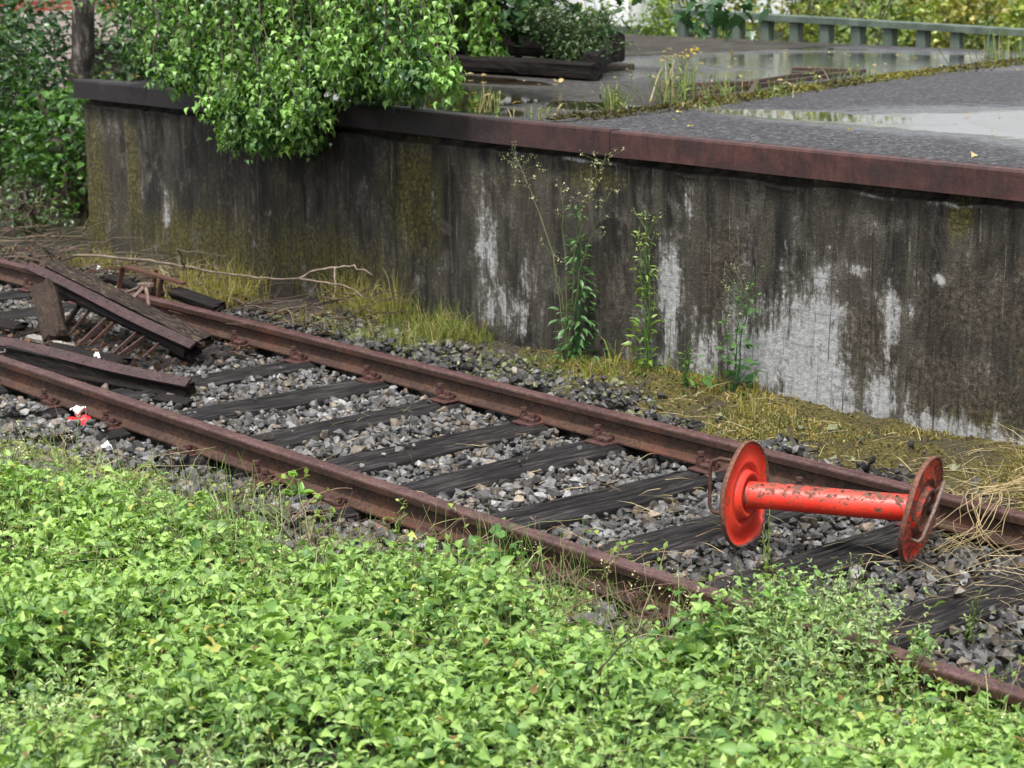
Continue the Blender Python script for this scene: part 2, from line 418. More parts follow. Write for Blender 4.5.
class MB:
    """collects shapes for one mesh"""
    def __init__(self): self.V = []; self.F3 = []; self.F4 = []; self.n = 0; self.C = []
    def add(self, V, F, col=None):
        V = np.asarray(V, float).reshape(-1, 3)
        for f in F:
            f = [i + self.n for i in f]
            if len(f) == 4: self.F4.append(f)
            elif len(f) == 3: self.F3.append(f)
            else:
                for k in range(1, len(f) - 1): self.F3.append([f[0], f[k], f[k + 1]])
        self.V.append(V); self.n += len(V)
        self.C.append(np.tile(np.array(col if col is not None else (0.5, 0.5, 0.5), float), (len(V), 1)))
    def box(self, c, s, rot=None, bev=0.0, col=None):
        """box with chamfered edges; rot = 3x3"""
        s = np.array(s, float) / 2; rot = np.eye(3) if rot is None else np.array(rot)
        if bev <= 0:
            V = np.array([[x, y, z] for x in (-1, 1) for y in (-1, 1) for z in (-1, 1)]) * s
            F = [(0, 1, 3, 2), (4, 6, 7, 5), (0, 4, 5, 1), (2, 3, 7, 6), (0, 2, 6, 4), (1, 5, 7, 3)]
            self.add(V @ rot.T + np.array(c), F, col); return
        bm = bmesh.new(); bmesh.ops.create_cube(bm, size=1)
        for v in bm.verts: v.co = Vector((v.co.x * 2 * s[0], v.co.y * 2 * s[1], v.co.z * 2 * s[2]))
        bmesh.ops.bevel(bm, geom=bm.edges[:], offset=bev, segments=1, affect='EDGES')
        self.bm(bm, rot, c, col)
    def bm(self, bm, rot=None, c=(0, 0, 0), col=None):
        bm.verts.index_update(); rot = np.eye(3) if rot is None else np.array(rot)
        V = np.array([v.co[:] for v in bm.verts]) @ rot.T + np.array(c)
        self.add(V, [[v.index for v in f.verts] for f in bm.faces], col); bm.free()
    def tube(self, P, r, seg=6, col=None, cap=True):
        P = np.asarray(P, float); n = len(P); r = np.broadcast_to(np.asarray(r, float), (n,))
        T = np.gradient(P, axis=0); T /= np.linalg.norm(T, axis=1)[:, None] + 1e-9
        up = np.array([0, 0, 1.0]) if abs(T[0][2]) < 0.9 else np.array([1.0, 0, 0])
        V = []; N = np.cross(up, T[0]); N /= np.linalg.norm(N) + 1e-9
        for i in range(n):
            N = N - T[i] * N.dot(T[i]); N /= np.linalg.norm(N) + 1e-9
            B = np.cross(T[i], N)
            for k in range(seg):
                a = 2 * math.pi * k / seg
                V.append(P[i] + r[i] * (math.cos(a) * N + math.sin(a) * B))
        F = [(i * seg + k, i * seg + (k + 1) % seg, (i + 1) * seg + (k + 1) % seg, (i + 1) * seg + k) for i in range(n - 1) for k in range(seg)]
        if cap: F += [tuple(range(seg))[::-1], tuple((n - 1) * seg + k for k in range(seg))]
        self.add(V, F, col)
    def prism(self, prof, x0, x1, fx=None):
        """profile [(y,z)] extruded along x"""
        n = len(prof); V = [(x0, y, z) for y, z in prof] + [(x1, y, z) for y, z in prof]
        F = [(k, (k + 1) % n, n + (k + 1) % n, n + k) for k in range(n)]
        self.add(V, F + [tuple(range(n))[::-1], tuple(range(n, 2 * n))])
    def lathe(self, prof, seg, frame, org, squash=None):
        """prof [(r, h)] about the axis frame[:,2]"""
        frame = np.array(frame); V = []
        for (r, h) in prof:
            for k in range(seg):
                a = 2 * math.pi * k / seg
                V.append(frame @ np.array([r * math.cos(a), r * math.sin(a), h]) + np.array(org))
        m = len(prof)
        F = [(i * seg + k, i * seg + (k + 1) % seg, (i + 1) * seg + (k + 1) % seg, (i + 1) * seg + k) for i in range(m - 1) for k in range(seg)]
        self.add(V, F)
    def build(self, name, mat, parent=None, smooth=False, loc=None, colattr=False, attrs=None):
        return put_mesh(name, np.concatenate(self.V), [np.array(f) for f in (self.F3, self.F4) if f], mat, parent,
                        np.concatenate(self.C) if colattr else None, attrs, smooth, loc)

def unit(v): return v / (np.linalg.norm(v, axis=-1, keepdims=True) + 1e-9)

# leaf outlines: midrib along x, folded at the midrib
def leaf_template(w=0.34, fold=0.12, droop=0.12):
    V = np.array([[0, 0, 0], [0.4, 0, 0.02], [0.75, 0, -droop * 0.4], [1, 0, -droop],
                  [0.22, w * 0.85, fold * 0.7], [0.55, w * 0.9, fold], [0.8, w * 0.42, fold * 0.3],
                  [0.22, -w * 0.85, fold * 0.7], [0.55, -w * 0.9, fold], [0.8, -w * 0.42, fold * 0.3]])
    F = np.array([[0, 1, 4], [1, 5, 4], [1, 2, 5], [2, 6, 5], [2, 3, 6], [0, 7, 1], [1, 7, 8], [1, 8, 2], [2, 8, 9], [2, 9, 3]])
    return V, F
LEAF = leaf_template()
ROUND = leaf_template(0.46, 0.1, 0.1)
SLIM = leaf_template(0.25, 0.1, 0.18)
POINTED = leaf_template(0.36, 0.13, 0.28); POINTED[0][[4, 7], 0] = 0.16; POINTED[0][[5, 8], 0] = 0.42; POINTED[0][[5, 8], 1] *= 0.86; POINTED[0][[6, 9], 0] = 0.74; POINTED[0][[6, 9], 1] *= 0.85
BIRCH = leaf_template(0.42, 0.15, 0.22); BIRCH[0][[4, 7], 0] = 0.15; BIRCH[0][[5, 8], 0] = 0.42; BIRCH[0][[5, 8], 1] *= 0.86; BIRCH[0][[6, 9], 0] = 0.72; BIRCH[0][[6, 9], 1] *= 0.8
NARROW = leaf_template(0.17, 0.06, 0.2)
def lobed_template():
    pts = [(0, 0), (0.1, 0.22), (0.02, 0.45), (0.3, 0.36), (0.5, 0.5), (0.55, 0.25), (0.8, 0.18), (1, 0)]
    V = [[x, y, 0.1 * y] for x, y in pts] + [[x, -y, 0.1 * y] for x, y in pts[1:-1]] + [[0.35, 0, -0.03]]
    n = len(V) - 1; ring = list(range(8)) + list(range(13, 7, -1))
    return np.array(V), np.array([[n, ring[i], ring[(i + 1) % len(ring)]][::-1] for i in range(len(ring))])
LOBED = lobed_template()
QUAD = (np.array([[0, 0, 0], [0.5, 0.32, 0.05], [1, 0, -0.1], [0.5, -0.32, 0.05]]), np.array([[0, 1, 2], [0, 2, 3]]))

def scatter(T, pos, dirv, nrm, size, col):
    """copies of a template: x axis to dirv, z axis near nrm -> V, F, C"""
    TV, TF = T
    d = unit(dirv); s = unit(np.cross(nrm, d)); n = np.cross(d, s)
    size = np.broadcast_to(np.asarray(size, float), (len(pos),))
    Mx = np.stack([d, s, n], axis=2) * size[:, None, None]
    V = np.einsum('nij,kj->nki', Mx, TV) + pos[:, None, :]
    F = TF[None] + (np.arange(len(pos)) * len(TV))[:, None, None]
    C = np.repeat(np.asarray(col)[:, None, :], len(TV), axis=1)
    return V.reshape(-1, 3), F.reshape(-1, TF.shape[1]), C.reshape(-1, 3)

class Heap:
    """joins scattered arrays into one mesh"""
    def __init__(self): self.V = []; self.F = []; self.C = []; self.n = 0
    def add(self, VFC):
        V, F, C = VFC
        if len(V) == 0: return
        self.V.append(V); self.F.append(F + self.n); self.C.append(C); self.n += len(V)
    def blades(self, base, tip, width, col, bend=0.25):
        """grass blades / straws: 2-segment tapered ribbons with a little width; (N,3) base, tip"""
        N = len(base)
        d = tip - base; L = np.linalg.norm(d, axis=1, keepdims=True)
        side = unit(np.cross(d, rng.normal(size=(N, 3)))) * np.broadcast_to(np.asarray(width), (N,))[:, None]
        mid = base + d * 0.55 + np.array([0, 0, 1]) * L * bend
        V = np.stack([base - side, base + side, mid - side * 0.8, mid + side * 0.8, tip], axis=1)
        F = np.array([[0, 1, 3], [0, 3, 2], [2, 3, 4]])[None] + (np.arange(N) * 5)[:, None, None]
        self.add((V.reshape(-1, 3), F.reshape(-1, 3), np.repeat(np.asarray(col)[:, None, :], 5, axis=1).reshape(-1, 3)))
    def mb(self, mb):
        V = np.concatenate(mb.V); C = np.concatenate(mb.C)
        F = [np.array(mb.F3).reshape(-1, 3)]
        if mb.F4:
            q = np.array(mb.F4); F += [q[:, [0, 1, 2]], q[:, [0, 2, 3]]]
        self.add((V, np.concatenate(F), C))
    def build(self, name, mat, parent=None, smooth=False, loc=None):
        V = np.concatenate(self.V)
        if loc is not None: V = V - np.array(loc)
        return put_mesh(name, V, np.concatenate(self.F), mat, parent, np.concatenate(self.C), None, smooth)

def cmix(a, b, t):
    return np.array(a)[None] * (1 - t[:, None]) + np.array(b)[None] * t[:, None]

def vnoise(x, y, scale, seed=0):
    """cheap smooth 2-D value noise in -1..1"""
    r = np.random.default_rng(seed); G = r.uniform(-1, 1, (128, 128))
    x = np.asarray(x) * scale + 37.3; y = np.asarray(y) * scale + 11.7
    xi = np.floor(x).astype(int); yi = np.floor(y).astype(int)
    fx = x - xi; fy = y - yi; fx = fx * fx * (3 - 2 * fx); fy = fy * fy * (3 - 2 * fy)
    g = lambda a, b: G[a % 128, b % 128]
    return (g(xi, yi) * (1 - fx) + g(xi + 1, yi) * fx) * (1 - fy) + (g(xi, yi + 1) * (1 - fx) + g(xi + 1, yi + 1) * fx) * fy

def sstep(a, b, x):
    t = np.clip((np.asarray(x) - a) / (b - a), 0, 1); return t * t * (3 - 2 * t)

Rw = np.array(cam.matrix_world)[:3, :3]
def in_view(P, margin=200):
    """keep only what the camera, or one a step to its side, could see"""
    q = (P - np.array(CAM)) @ Rw
    d = np.maximum(-q[:, 2], 0.1)
    px = 512 + 1900 * q[:, 0] / d; py = 384 - 1900 * q[:, 1] / d
    return (-q[:, 2] > 0.3) & (px > -margin) & (px < 1024 + margin) & (py > -margin) & (py < 768 + margin)

# ------------------------------------------------------------------ ground
def ground_z(x, y):
    x = np.asarray(x, float); y = np.asarray(y, float)
    z = -0.197 + 0.012 * vnoise(x, y, 2.3, 1) + 0.006 * vnoise(x, y, 9, 2)
    z = z + 0.045 * sstep(1.9, 2.75, y)                                   # verge rising to the wall
    z = z + 0.05 * sstep(-0.3, -0.9, y) * (1 - sstep(6, 30, -y))
    z = z + 0.28 * sstep(-8.3, -10.5, x) * sstep(1.6, 3.2, y)             # bank beyond the platform's end
    z = z + 0.022 * vnoise(x, y, 1.4, 3) * sstep(1.7, 2.2, y)
    return z

xs = np.concatenate([-np.geomspace(400, 14.4, 14), np.arange(-14, 4.01, 0.06), np.geomspace(4.4, 300, 14)])
ys = np.concatenate([-np.geomspace(300, 3.4, 14), np.arange(-3, 4.01, 0.06), np.geomspace(4.4, 500, 14)])
gx, gy = np.meshgrid(xs, ys, indexing='ij')
gv = np.stack([gx, gy, ground_z(gx, gy)], axis=2).reshape(-1, 3)
def grid_faces(nx, ny):
    i = np.arange((nx - 1) * (ny - 1)); a = (i // (ny - 1)) * ny + i % (ny - 1)
    return np.stack([a, a + ny, a + ny + 1, a + 1], axis=1)
tag(put_mesh('ground', gv, grid_faces(len(xs), len(ys)), 'soil', smooth=True), kind='structure')

# ------------------------------------------------------------------ platform
X0, X1 = -8.2, 9.0
plat = thing('loading_platform', 'long stained concrete loading platform with a rusty steel edge, behind the track', 'platform', (X0, 2.85, 0))
PL = np.array([X0, 2.85, 0])
wx = np.arange(X0, X1 + 0.01, 0.03); wz = np.concatenate([np.linspace(-0.45, 0.94, 44), np.linspace(0.945, 1.06, 20)])
gx, gz = np.meshgrid(wx, wz, indexing='ij')
gyy = 2.85 + 0.006 * vnoise(gx, gz, 1.2, 20) + 0.003 * vnoise(gx, gz, 8, 21)
lip = 0.985 + 0.012 * vnoise(gx, gz * 0, 3.1, 22) + 0.01 * vnoise(gx, gz * 0, 11, 24)
gyy = gyy + 0.06 * sstep(lip, lip + 0.012, gz) - 0.010 * np.exp(-((gz - lip + 0.012) / 0.014) ** 2) * sstep(0.0, 0.5, vnoise(gx, gz * 0, 5.7, 26))
lipband = np.exp(-((gz - lip + 0.008) / 0.012) ** 2) * 0.75 * sstep(0.1, 0.6, vnoise(gx, gz * 0, 4.3, 25)) * sstep(-4.5, -2.5, gx)
def blobs(spec):
    out = np.zeros_like(gx)
    for (x, z, rx, rz, a) in spec:
        out = np.maximum(out, a * np.exp(-(((gx - x) / rx) ** 2 + ((gz - z) / rz) ** 2)))
    return out
white = blobs([(-3.4, 0.42, 0.10, 0.26, 0.85), (-3.22, 0.05, 0.32, 0.22, 0.62), (-3.05, 0.2, 0.1, 0.2, 0.5), (-1.89, 0.36, 0.10, 0.27, 1.1), (-1.86, 0.1, 0.08, 0.25, 0.7), (-1.62, -0.02, 0.13, 0.2, 0.95),
               (-1.97, -0.1, 0.2, 0.15, 0.6), (-1.2, 0.05, 0.3, 0.3, 1.05), (-0.86, 0.05, 0.26, 0.45, 1.3), (-0.84, 0.52, 0.10, 0.13, 0.85), (-1.05, 0.4, 0.15, 0.2, 0.6),
               (-0.41, 0.36, 0.07, 0.22, 0.9), (-0.45, -0.05, 0.16, 0.24, 0.9), (-0.05, -0.12, 0.3, 0.09, 0.9), (0.3, -0.1, 0.3, 0.08, 0.8), (-0.9, -0.15, 0.7, 0.1, 0.9),
               (-0.13, 0.62, 0.05, 0.03, 1.0), (-0.62, 0.6, 0.06, 0.04, 0.9), (-7.05, 0.25, 0.07, 0.22, 0.75), (-5.9, 0.3, 0.05, 0.2, 0.35), (-1.75, 0.85, 0.04, 0.12, 0.7), (-2.1, 0.3, 0.06, 0.2, 0.5),
               (1.2, 0.1, 0.4, 0.4, 0.9), (2.4, 0.0, 0.6, 0.3, 0.8), (4.5, 0.1, 0.8, 0.3, 0.9)]) + 0.04
white = np.maximum(white, lipband)
moss = blobs([(-4.1, 0.6, 0.3, 0.42, 1.05), (-8.10, 0.15, 0.2, 0.7, 1.25), (-7.5, 0.45, 0.12, 0.6, 0.9), (-6.6, 0.05, 1.0, 0.3, 0.95), (-5.2, 0.1, 1.2, 0.3, 0.8), (-0.03, 0.93, 0.08, 0.10, 1.1),
              (-2.45, 0.9, 0.35, 0.1, 0.7), (-5.4, 0.6, 0.4, 0.3, 0.35), (-3.3, 0.8, 0.3, 0.2, 0.3), (0.2, -0.05, 0.4, 0.1, 0.6), (2, 0.3, 0.3, 0.5, 0.6)])
brown = blobs([(-1.5, 0.45, 0.22, 0.4, 0.8), (-2.3, 0.3, 0.4, 0.5, 0.4), (-0.55, 0.25, 0.25, 0.3, 0.8), (0.0, 0.1, 0.5, 0.2, 1.0), (0.1, 0.5, 0.5, 0.35, 0.65), (0.35, 0.55, 0.1, 0.5, 0.8),
               (-7.9, 0.3, 0.5, 0.6, 0.6), (-6.2, 0.4, 0.8, 0.5, 0.45), (-4.8, 0.3, 0.6, 0.5, 0.35), (-2.9, 0.6, 0.3, 0.3, 0.4), (1.5, 0.3, 0.8, 0.4, 0.7)])
wv = np.stack([gx, gyy, gz], axis=2).reshape(-1, 3)
nx, nz = len(wx), len(wz)
# end return and back: closed box behind the face
V = list(wv - PL); F4 = list(grid_faces(nx, nz)[:, ::-1])
b0 = len(V)
wbk = np.array([[X0, 12.62, -0.45], [X0, 12.62, 1.06], [X1, 12.62, 1.06], [X1, 12.62, -0.45]]) - PL
V += list(wbk)
att = lambda a: np.concatenate([a.ravel(), np.zeros(4)])
F4 += [np.array([0, b0, b0 + 1, nz - 1])[::-1], np.array([nz - 1, b0 + 1, b0 + 2, nx * nz - 1]), np.array([b0, b0 + 3, b0 + 2, b0 + 1])]
put_mesh('wall', V, np.array(F4), 'concrete', plat, None, {'white': att(white), 'moss': att(moss), 'brown': att(brown)}, False)
# steel edge beam with an uneven lower edge
ex = np.arange(X0 - 0.06, X1, 0.05)
lo = 1.035 + 0.003 * vnoise(ex, ex * 0, 1.3, 30) + 0.004 * vnoise(ex, ex * 0, 9, 31) * (vnoise(ex, ex * 0, 0.8, 33) > 0.2)
bow = 0.008 * vnoise(ex, ex * 0, 0.35, 32)
prof = lambda x, l, b: [(x, 2.80 + b, l), (x, 2.80 + b, 1.168 + b), (x, 2.806 + b, 1.180 + b), (x, 2.88 + b, 1.181 + b), (x, 2.88 + b, 1.06), (x, 2.862, 1.045), (x, 2.84, l)]
k = 7
cuts = [0] + [int(i) for i in np.searchsorted(ex, [-5.35, -2.35, 0.75, 3.9, 6.9])] + [len(ex) - 1]
for ci in range(len(cuts) - 1):
    i0, i1 = cuts[ci], cuts[ci + 1]
    dz, dy = rng.normal(0, 0.0035), rng.normal(0, 0.003)
    P_ = np.array([prof(x, l, b) for x, l, b in zip(ex[i0:i1 + 1], lo[i0:i1 + 1], bow[i0:i1 + 1])]) + np.array([0, dy, dz])
    P_[0, :, 0] += 0.004; P_[-1, :, 0] -= 0.004
    V = P_.reshape(-1, 3) - PL; n = i1 - i0 + 1
    F = [(i * k + j, (i + 1) * k + j, (i + 1) * k + (j + 1) % k, i * k + (j + 1) % k) for i in range(n - 1) for j in range(k)]
    e = (n - 1) * k
    F2 = [[0, 1, 2, 3], [0, 3, 4, 5], [e + 3, e + 2, e + 1, e], [e + 5, e + 4, e + 3, e]]
    put_mesh('edge_beam', V, np.array(F + F2), 'edge_steel', plat)

# asphalt on top: front edge at 2.882, joint line splits the lower muddy bay from the raised bay
JX = lambda y: np.interp(y, [2.88, 3.36, 4.49, 6.05, 7.9, 10.39, 13], [-2.95, -2.97, -3.2, -3.68, -4.19, -4.72, -5.3])
ax = np.arange(-15.0, X1 + 0.01, 0.08); ay = np.linspace(2.882, 12.6, 120)
gx, gy = np.meshgrid(ax, ay, indexing='ij')
lft = 1 - sstep(-0.05, 0.05, gx - JX(gy))
zz = 1.176 + gx * 0 - 0.03 * lft * sstep(2.9, 3.3, gy)
def gb(spec):
    out = np.zeros_like(gx)
    for (x, y, rx, ry, a) in spec: out = np.maximum(out, a * np.exp(-(((gx - x) / rx) ** 2 + ((gy - y) / ry) ** 2)))
    return out
wet = gb([(-1.1, 4.8, 1.0, 0.8, 1.6), (-0.2, 5.2, 1.7, 1.2, 1.8), (-2.2, 4.35, 0.7, 0.4, 1.1), (0.8, 5.0, 1.8, 1.3, 1.6), (-5.6, 4.2, 1.6, 1.0, 1.0), (-6.3, 9.9, 1.6, 1.8, 1.6), (-5.4, 8.2, 0.7, 1.5, 1.2), (-4.4, 10.8, 1.2, 1.2, 1.1),
          (-8.5, 11.5, 1.5, 0.6, 1.0), (-4.0, 3.3, 0.7, 0.3, 0.9), (-6.5, 6.5, 1.5, 1.0, 0.5), (-4.2, 10.5, 0.5, 1.5, 0.7), (-2.0, 8.5, 0.8, 1.0, 0.5), (-8.2, 9.5, 1.2, 0.8, 0.6)]) + 0.05
mud = np.clip(gb([(-5.5, 4.2, 2.2, 1.4, 1.0), (-7.5, 6, 1.5, 1.5, 0.8), (-4.0, 4.6, 0.8, 0.5, 0.5)]) * lft, 0, 1)
av = np.stack([gx, gy, zz], axis=2).reshape(-1, 3)
fa = grid_faces(len(ax), len(ay))
cen = av[fa].mean(axis=1)
keep = cen[:, 0] > np.where(cen[:, 1] < 6.5, X0 + 0.02 - (np.maximum(cen[:, 1] - 3.6, 0)) * 1.2, -14.9)
tag(put_mesh('asphalt_pavement', av, fa[keep], 'asphalt', None, None, {'wet': wet.ravel(), 'mud': mud.ravel()}, True), kind='structure')
mbk = MB(); mbk.box((-11.5, 9.6, 0.35), (6.58, 6.0, 1.6)); tag(mbk.build('yard_base', 'concrete', attrs={'white': np.zeros(8), 'moss': np.zeros(8), 'brown': np.zeros(8)}), kind='structure')

def puddle(pts, z, seed):
    pts = np.array(pts, float); n = len(pts); P = []
    r = np.random.default_rng(seed)
    for i in range(n):
        p0, p1, p2, p3 = pts[i - 1], pts[i], pts[(i + 1) % n], pts[(i + 2) % n]
        for t in np.linspace(0, 1, 10, endpoint=False):
            q = 0.5 * ((2 * p1) + (p2 - p0) * t + (2 * p0 - 5 * p1 + 4 * p2 - p3) * t * t + (-p0 + 3 * p1 - 3 * p2 + p3) * t ** 3)
            P.append(q + r.normal(0, 0.018, 2))
    P = np.array(P); V = np.column_stack([P, np.full(len(P), z)])
    F = np.array([t for t in tessellate_polygon([[Vector(v) for v in V]])])
    A, B, Cc = V[F[:, 0]], V[F[:, 1]], V[F[:, 2]]
    fl = np.cross(B - A, Cc - A)[:, 2] < 0; F[fl] = F[fl][:, ::-1]
    return tag(put_mesh('puddle', V, F, 'water'), kind='structure')
puddle([(-2.85, 4.15), (-2.2, 4.12), (-1.6, 4.3), (-1.25, 4.55), (-1.7, 4.72), (-2.3, 4.66), (-2.75, 4.5)], 1.1762, 1)
puddle([(-7.3, 3.5), (-6.0, 3.02), (-4.6, 2.98), (-3.7, 3.1), (-3.75, 3.5), (-4.3, 3.75), (-4.5, 4.3), (-5.4, 4.5), (-6.5, 4.5)], 1.1462, 2)
puddle([(-4.15, 4.0), (-3.7, 3.95), (-3.5, 4.3), (-3.9, 4.5), (-4.4, 4.4)], 1.1462, 3)
puddle([(-8.0, 5.3), (-7.0, 5.0), (-6.2, 5.1), (-5.6, 5.4), (-6.3, 5.7), (-7.6, 5.75)], 1.1462, 4)
puddle([(-1.35, 4.8), (-0.6, 4.35), (0.6, 4.3), (1.2, 5.0), (0.7, 5.9), (-0.2, 6.0), (-1.2, 5.6)], 1.1762, 5)

# ------------------------------------------------------------------ rails
RX0, RX1 = -34.0, 4.6
YN, YF = 0.015, 1.605      # centre lines of the near and the far rail
def rail_profile(top=True):
    web = [(-0.0625, -0.148), (0.0625, -0.148), (0.0625, -0.139), (0.012, -0.118), (0.009, -0.05), (0.031, -0.04), (0.0335, -0.014)]
    full = web + [(-y, z) for y, z in web[::-1] if z > -0.145]
    return full
def make_rail(y0, label, dead_x):
    t = thing('rail', label, 'rail', (RX0, y0, -0.148))
    o = np.array([RX0, y0, -0.148])
    xs = np.concatenate([np.arange(RX0, -14, 1.0), np.arange(-14, RX1, 0.1)])
    body = [(-0.055, -0.13), (0.055, -0.13), (0.055, -0.122), (0.012, -0.102), (0.009, -0.048), (0.032, -0.037), (0.034, -0.012),
            (-0.034, -0.012), (-0.032, -0.037), (-0.009, -0.048), (-0.012, -0.102), (-0.055, -0.122)]
    head = [(0.0345, -0.0125), (0.033, -0.005), (0.026, -0.001), (0.015, 0.0), (-0.015, 0.0), (-0.026, -0.001), (-0.033, -0.005), (-0.0345, -0.0125)]
    wob = 0.006 * vnoise(xs, xs * 0, 0.4, int(y0 * 10) + 60); wz = 0.004 * vnoise(xs, xs * 0, 0.3, int(y0 * 10) + 70)
    for nm, pr, mt in (('rail_body', body, 'rail_web'), ('rail_head', head, 'rail_head')):
        k = len(pr)
        V = np.array([[(x, y0 + y + w, z + h) for y, z in pr] for x, w, h in zip(xs, wob, wz)]).reshape(-1, 3) - o
        F = [(i * k + j, i * k + (j + 1) % k, (i + 1) * k + (j + 1) % k, (i + 1) * k + j) for i in range(len(xs) - 1) for j in range(k)]
        put_mesh(nm, V, np.array(F), mt, t)
    for (x, sgn) in dead_x:        # fishplates with bolts
        fp = MB(); fp.box(np.array([x, y0 + sgn * 0.021, -0.074]) - o, (0.46, 0.017, 0.05), bev=0.004)
        fpo = fp.build('fishplate', 'rail_web', t)
        for q in (-0.17, -0.06, 0.06, 0.17):
            m = MB(); m.tube(np.array([[x + q, y0 + sgn * 0.028, -0.074], [x + q, y0 + sgn * 0.046, -0.074]]) - o, 0.014, 6); m.build('bolt', 'dark_iron', fpo)
    return t
make_rail(YN, 'rusty running rail nearer the green ground cover, low leaves creeping over it', [(-8.0, -1)])
make_rail(YF, 'rusty running rail nearer the concrete wall, behind the red reel', [(-5.9, -1), (-13.5, -1)])

# ------------------------------------------------------------------ sleepers
def sleeper_mesh(seed, split):
    r = np.random.default_rng(seed)
    L0, L1, w, top, bot = -0.55, 2.16, 0.235, -0.134, -0.30
    ny, nxx = 130, 30
    yy = np.linspace(L0, L1, ny); uu = np.linspace(-1, 1, nxx)
    gy, gu = np.meshgrid(yy, uu, indexing='ij')
    side = 0.006 * vnoise(gy, gu * 0, 2.5, seed + 1) + 0.004 * vnoise(gy, gu, 9, seed + 2)
    gx = gu * w / 2 + side * np.abs(gu)
    gz = top + 0.004 * vnoise(gy * 1.2, gu * 14, 1, seed + 3) + 0.0035 * vnoise(gy * 2.5, gu * 26, 1, seed + 4) + 0.006 * vnoise(gy, gu, 1.6, seed + 5)
    gz -= 0.018 * np.abs(gu) ** 6
    for q in range(5):                                  # cracks along the grain
        u0 = r.uniform(-0.8, 0.8); y0 = r.uniform(L0, L1); ln = r.uniform(0.3, 0.9)
        uc = u0 + 0.12 * vnoise(gy, gy * 0, 1.7, seed + 10 + q)
        gz -= 0.02 * np.exp(-((gu - uc) / 0.045) ** 2) * np.exp(-((gy - y0) / ln) ** 4)
    if split:
        uc = 0.05 + 0.3 * (gy - 0.75) * 0.4 + 0.1 * vnoise(gy, gy * 0, 2.0, seed + 30)
        gz -= 0.055 * np.exp(-((gu - uc) / 0.075) ** 2)
    V = np.stack([gx, gy, gz], axis=2).reshape(-1, 3)
    F = list(grid_faces(ny, nxx)[:, ::-1]); b = len(V)
    lowring = []
    edge = [i * nxx for i in range(ny)] + [(ny - 1) * nxx + j for j in range(1, nxx)] + [i * nxx + nxx - 1 for i in range(ny - 2, -1, -1)] + [j for j in range(nxx - 2, 0, -1)]
    V2 = V[edge].copy(); V2[:, 2] = bot
    m = len(edge)
    F += [np.array([edge[i], edge[(i + 1) % m], b + (i + 1) % m, b + i])[::-1] for i in range(m)]
    return np.vstack([V, V2]), np.array(F)
def chair(parent, y, seed):
    m = MB()
    m.box((0, y, -0.128), (0.13, 0.30, 0.012), bev=0.003)
    for s in (-1, 1):
        m.box((0, y + s * 0.09, -0.112), (0.10, 0.05, 0.028), bev=0.008)
        m.box((0, y + s * 0.066, -0.101), (0.075, 0.05, 0.018), [[1, 0, 0], [0, math.cos(s * .35), -math.sin(s * .35)], [0, math.sin(s * .35), math.cos(s * .35)]], 0.005)
    c = m.build('rail_chair', 'chair', parent)
    for s in (-1, 1):
        for q, hh in ((-0.03, 0.0), (0.036, -0.028)):
            b = MB(); t0 = np.array([q, y + s * 0.096, hh])
            b.tube([t0 + (0, 0, -0.10), t0 + (0, 0, -0.046)], 0.011, 8)
            b.tube([t0 + (0, 0, -0.098), t0 + (0, 0, -0.074)], 0.023, 6)
            b.tube([t0 + (0, 0, -0.064), t0 + (0, 0, -0.048)], 0.017, 8)
            b.build('bolt', 'chair', c)
protos = []
for i, (seed, split) in enumerate(((100, False), (200, True), (300, False), (400, False))):
    t = thing('sleeper', None, None)
    V, F = sleeper_mesh(seed, split)
    put_mesh('timber', V, F, 'sleeper', t)
    chair(t, YN, 1); chair(t, YF, 2)
    protos.append(t)
SL = [  # x, turn, proto, label
 (2.62, 0.02, 2, 'dark timber sleeper beyond the right picture edge, nearest the camera'),
 (2.02, -0.01, 0, 'dark timber sleeper at the lower right corner, in front of the broad cracked one'),
 (1.41, -0.015, 2, 'broad cracked grey-black sleeper to the right of the reel, ending in the leaves'),
 (0.79, 0.015, 3, 'dark sleeper under the right flange of the red reel'),
 (0.19, 0.0, 0, 'dark sleeper under the left flange of the red reel'),
 (-0.42, -0.03, 1, 'sleeper split lengthwise by a wide crack, just left of the red reel'),
 (-1.03, 0.01, 2, 'dark rough sleeper next to the split one, second to the left of the reel'),
 (-1.56, 0.0, 3, 'smooth dark sleeper, third to the left of the red reel'),
 (-2.18, 0.02, 0, 'narrow-looking dark sleeper, fourth to the left of the red reel'),
 (-2.86, -0.015, 2, 'dark sleeper with a bare middle, fifth to the left of the red reel'),
 (-3.47, 0.03, 3, 'dark sleeper just right of the end of the lower riveted wreck beam'),
 (-4.12, 0.0, 2, 'greyish sleeper at the right tip of the upper wreck beam'),
 (-4.75, 0.02, 0, 'dark sleeper half hidden under the riveted timber wreck'),
 (-5.38, -0.02, 3, 'dark sleeper behind the weathered block of the wreck'),
 (-6.0, 0.0, 2, 'dark sleeper at the left picture edge, behind the wreck'),
 (-6.65, 0.02, 0, 'far sleeper at the left picture edge beyond the wreck, half buried'),
]
used = set()
brng = np.random.default_rng(77)
for (x, rz, pi, lab) in SL:
    t = protos[pi] if pi not in used else copy_tree(protos[pi])
    used.add(pi)
    t.location = (x, 0, 0); t.rotation_euler = (0, 0, rz)
    tag(t, lab, 'sleeper', 'timber sleepers of the track')
    for ch in t.children:
        if ch.name.startswith('rail_chair'):
            for b in list(ch.children):
                b.location = (brng.normal(0, 0.003), 0, brng.normal(-0.002, 0.004))
                if brng.random() < 0.16: bpy.data.objects.remove(b)

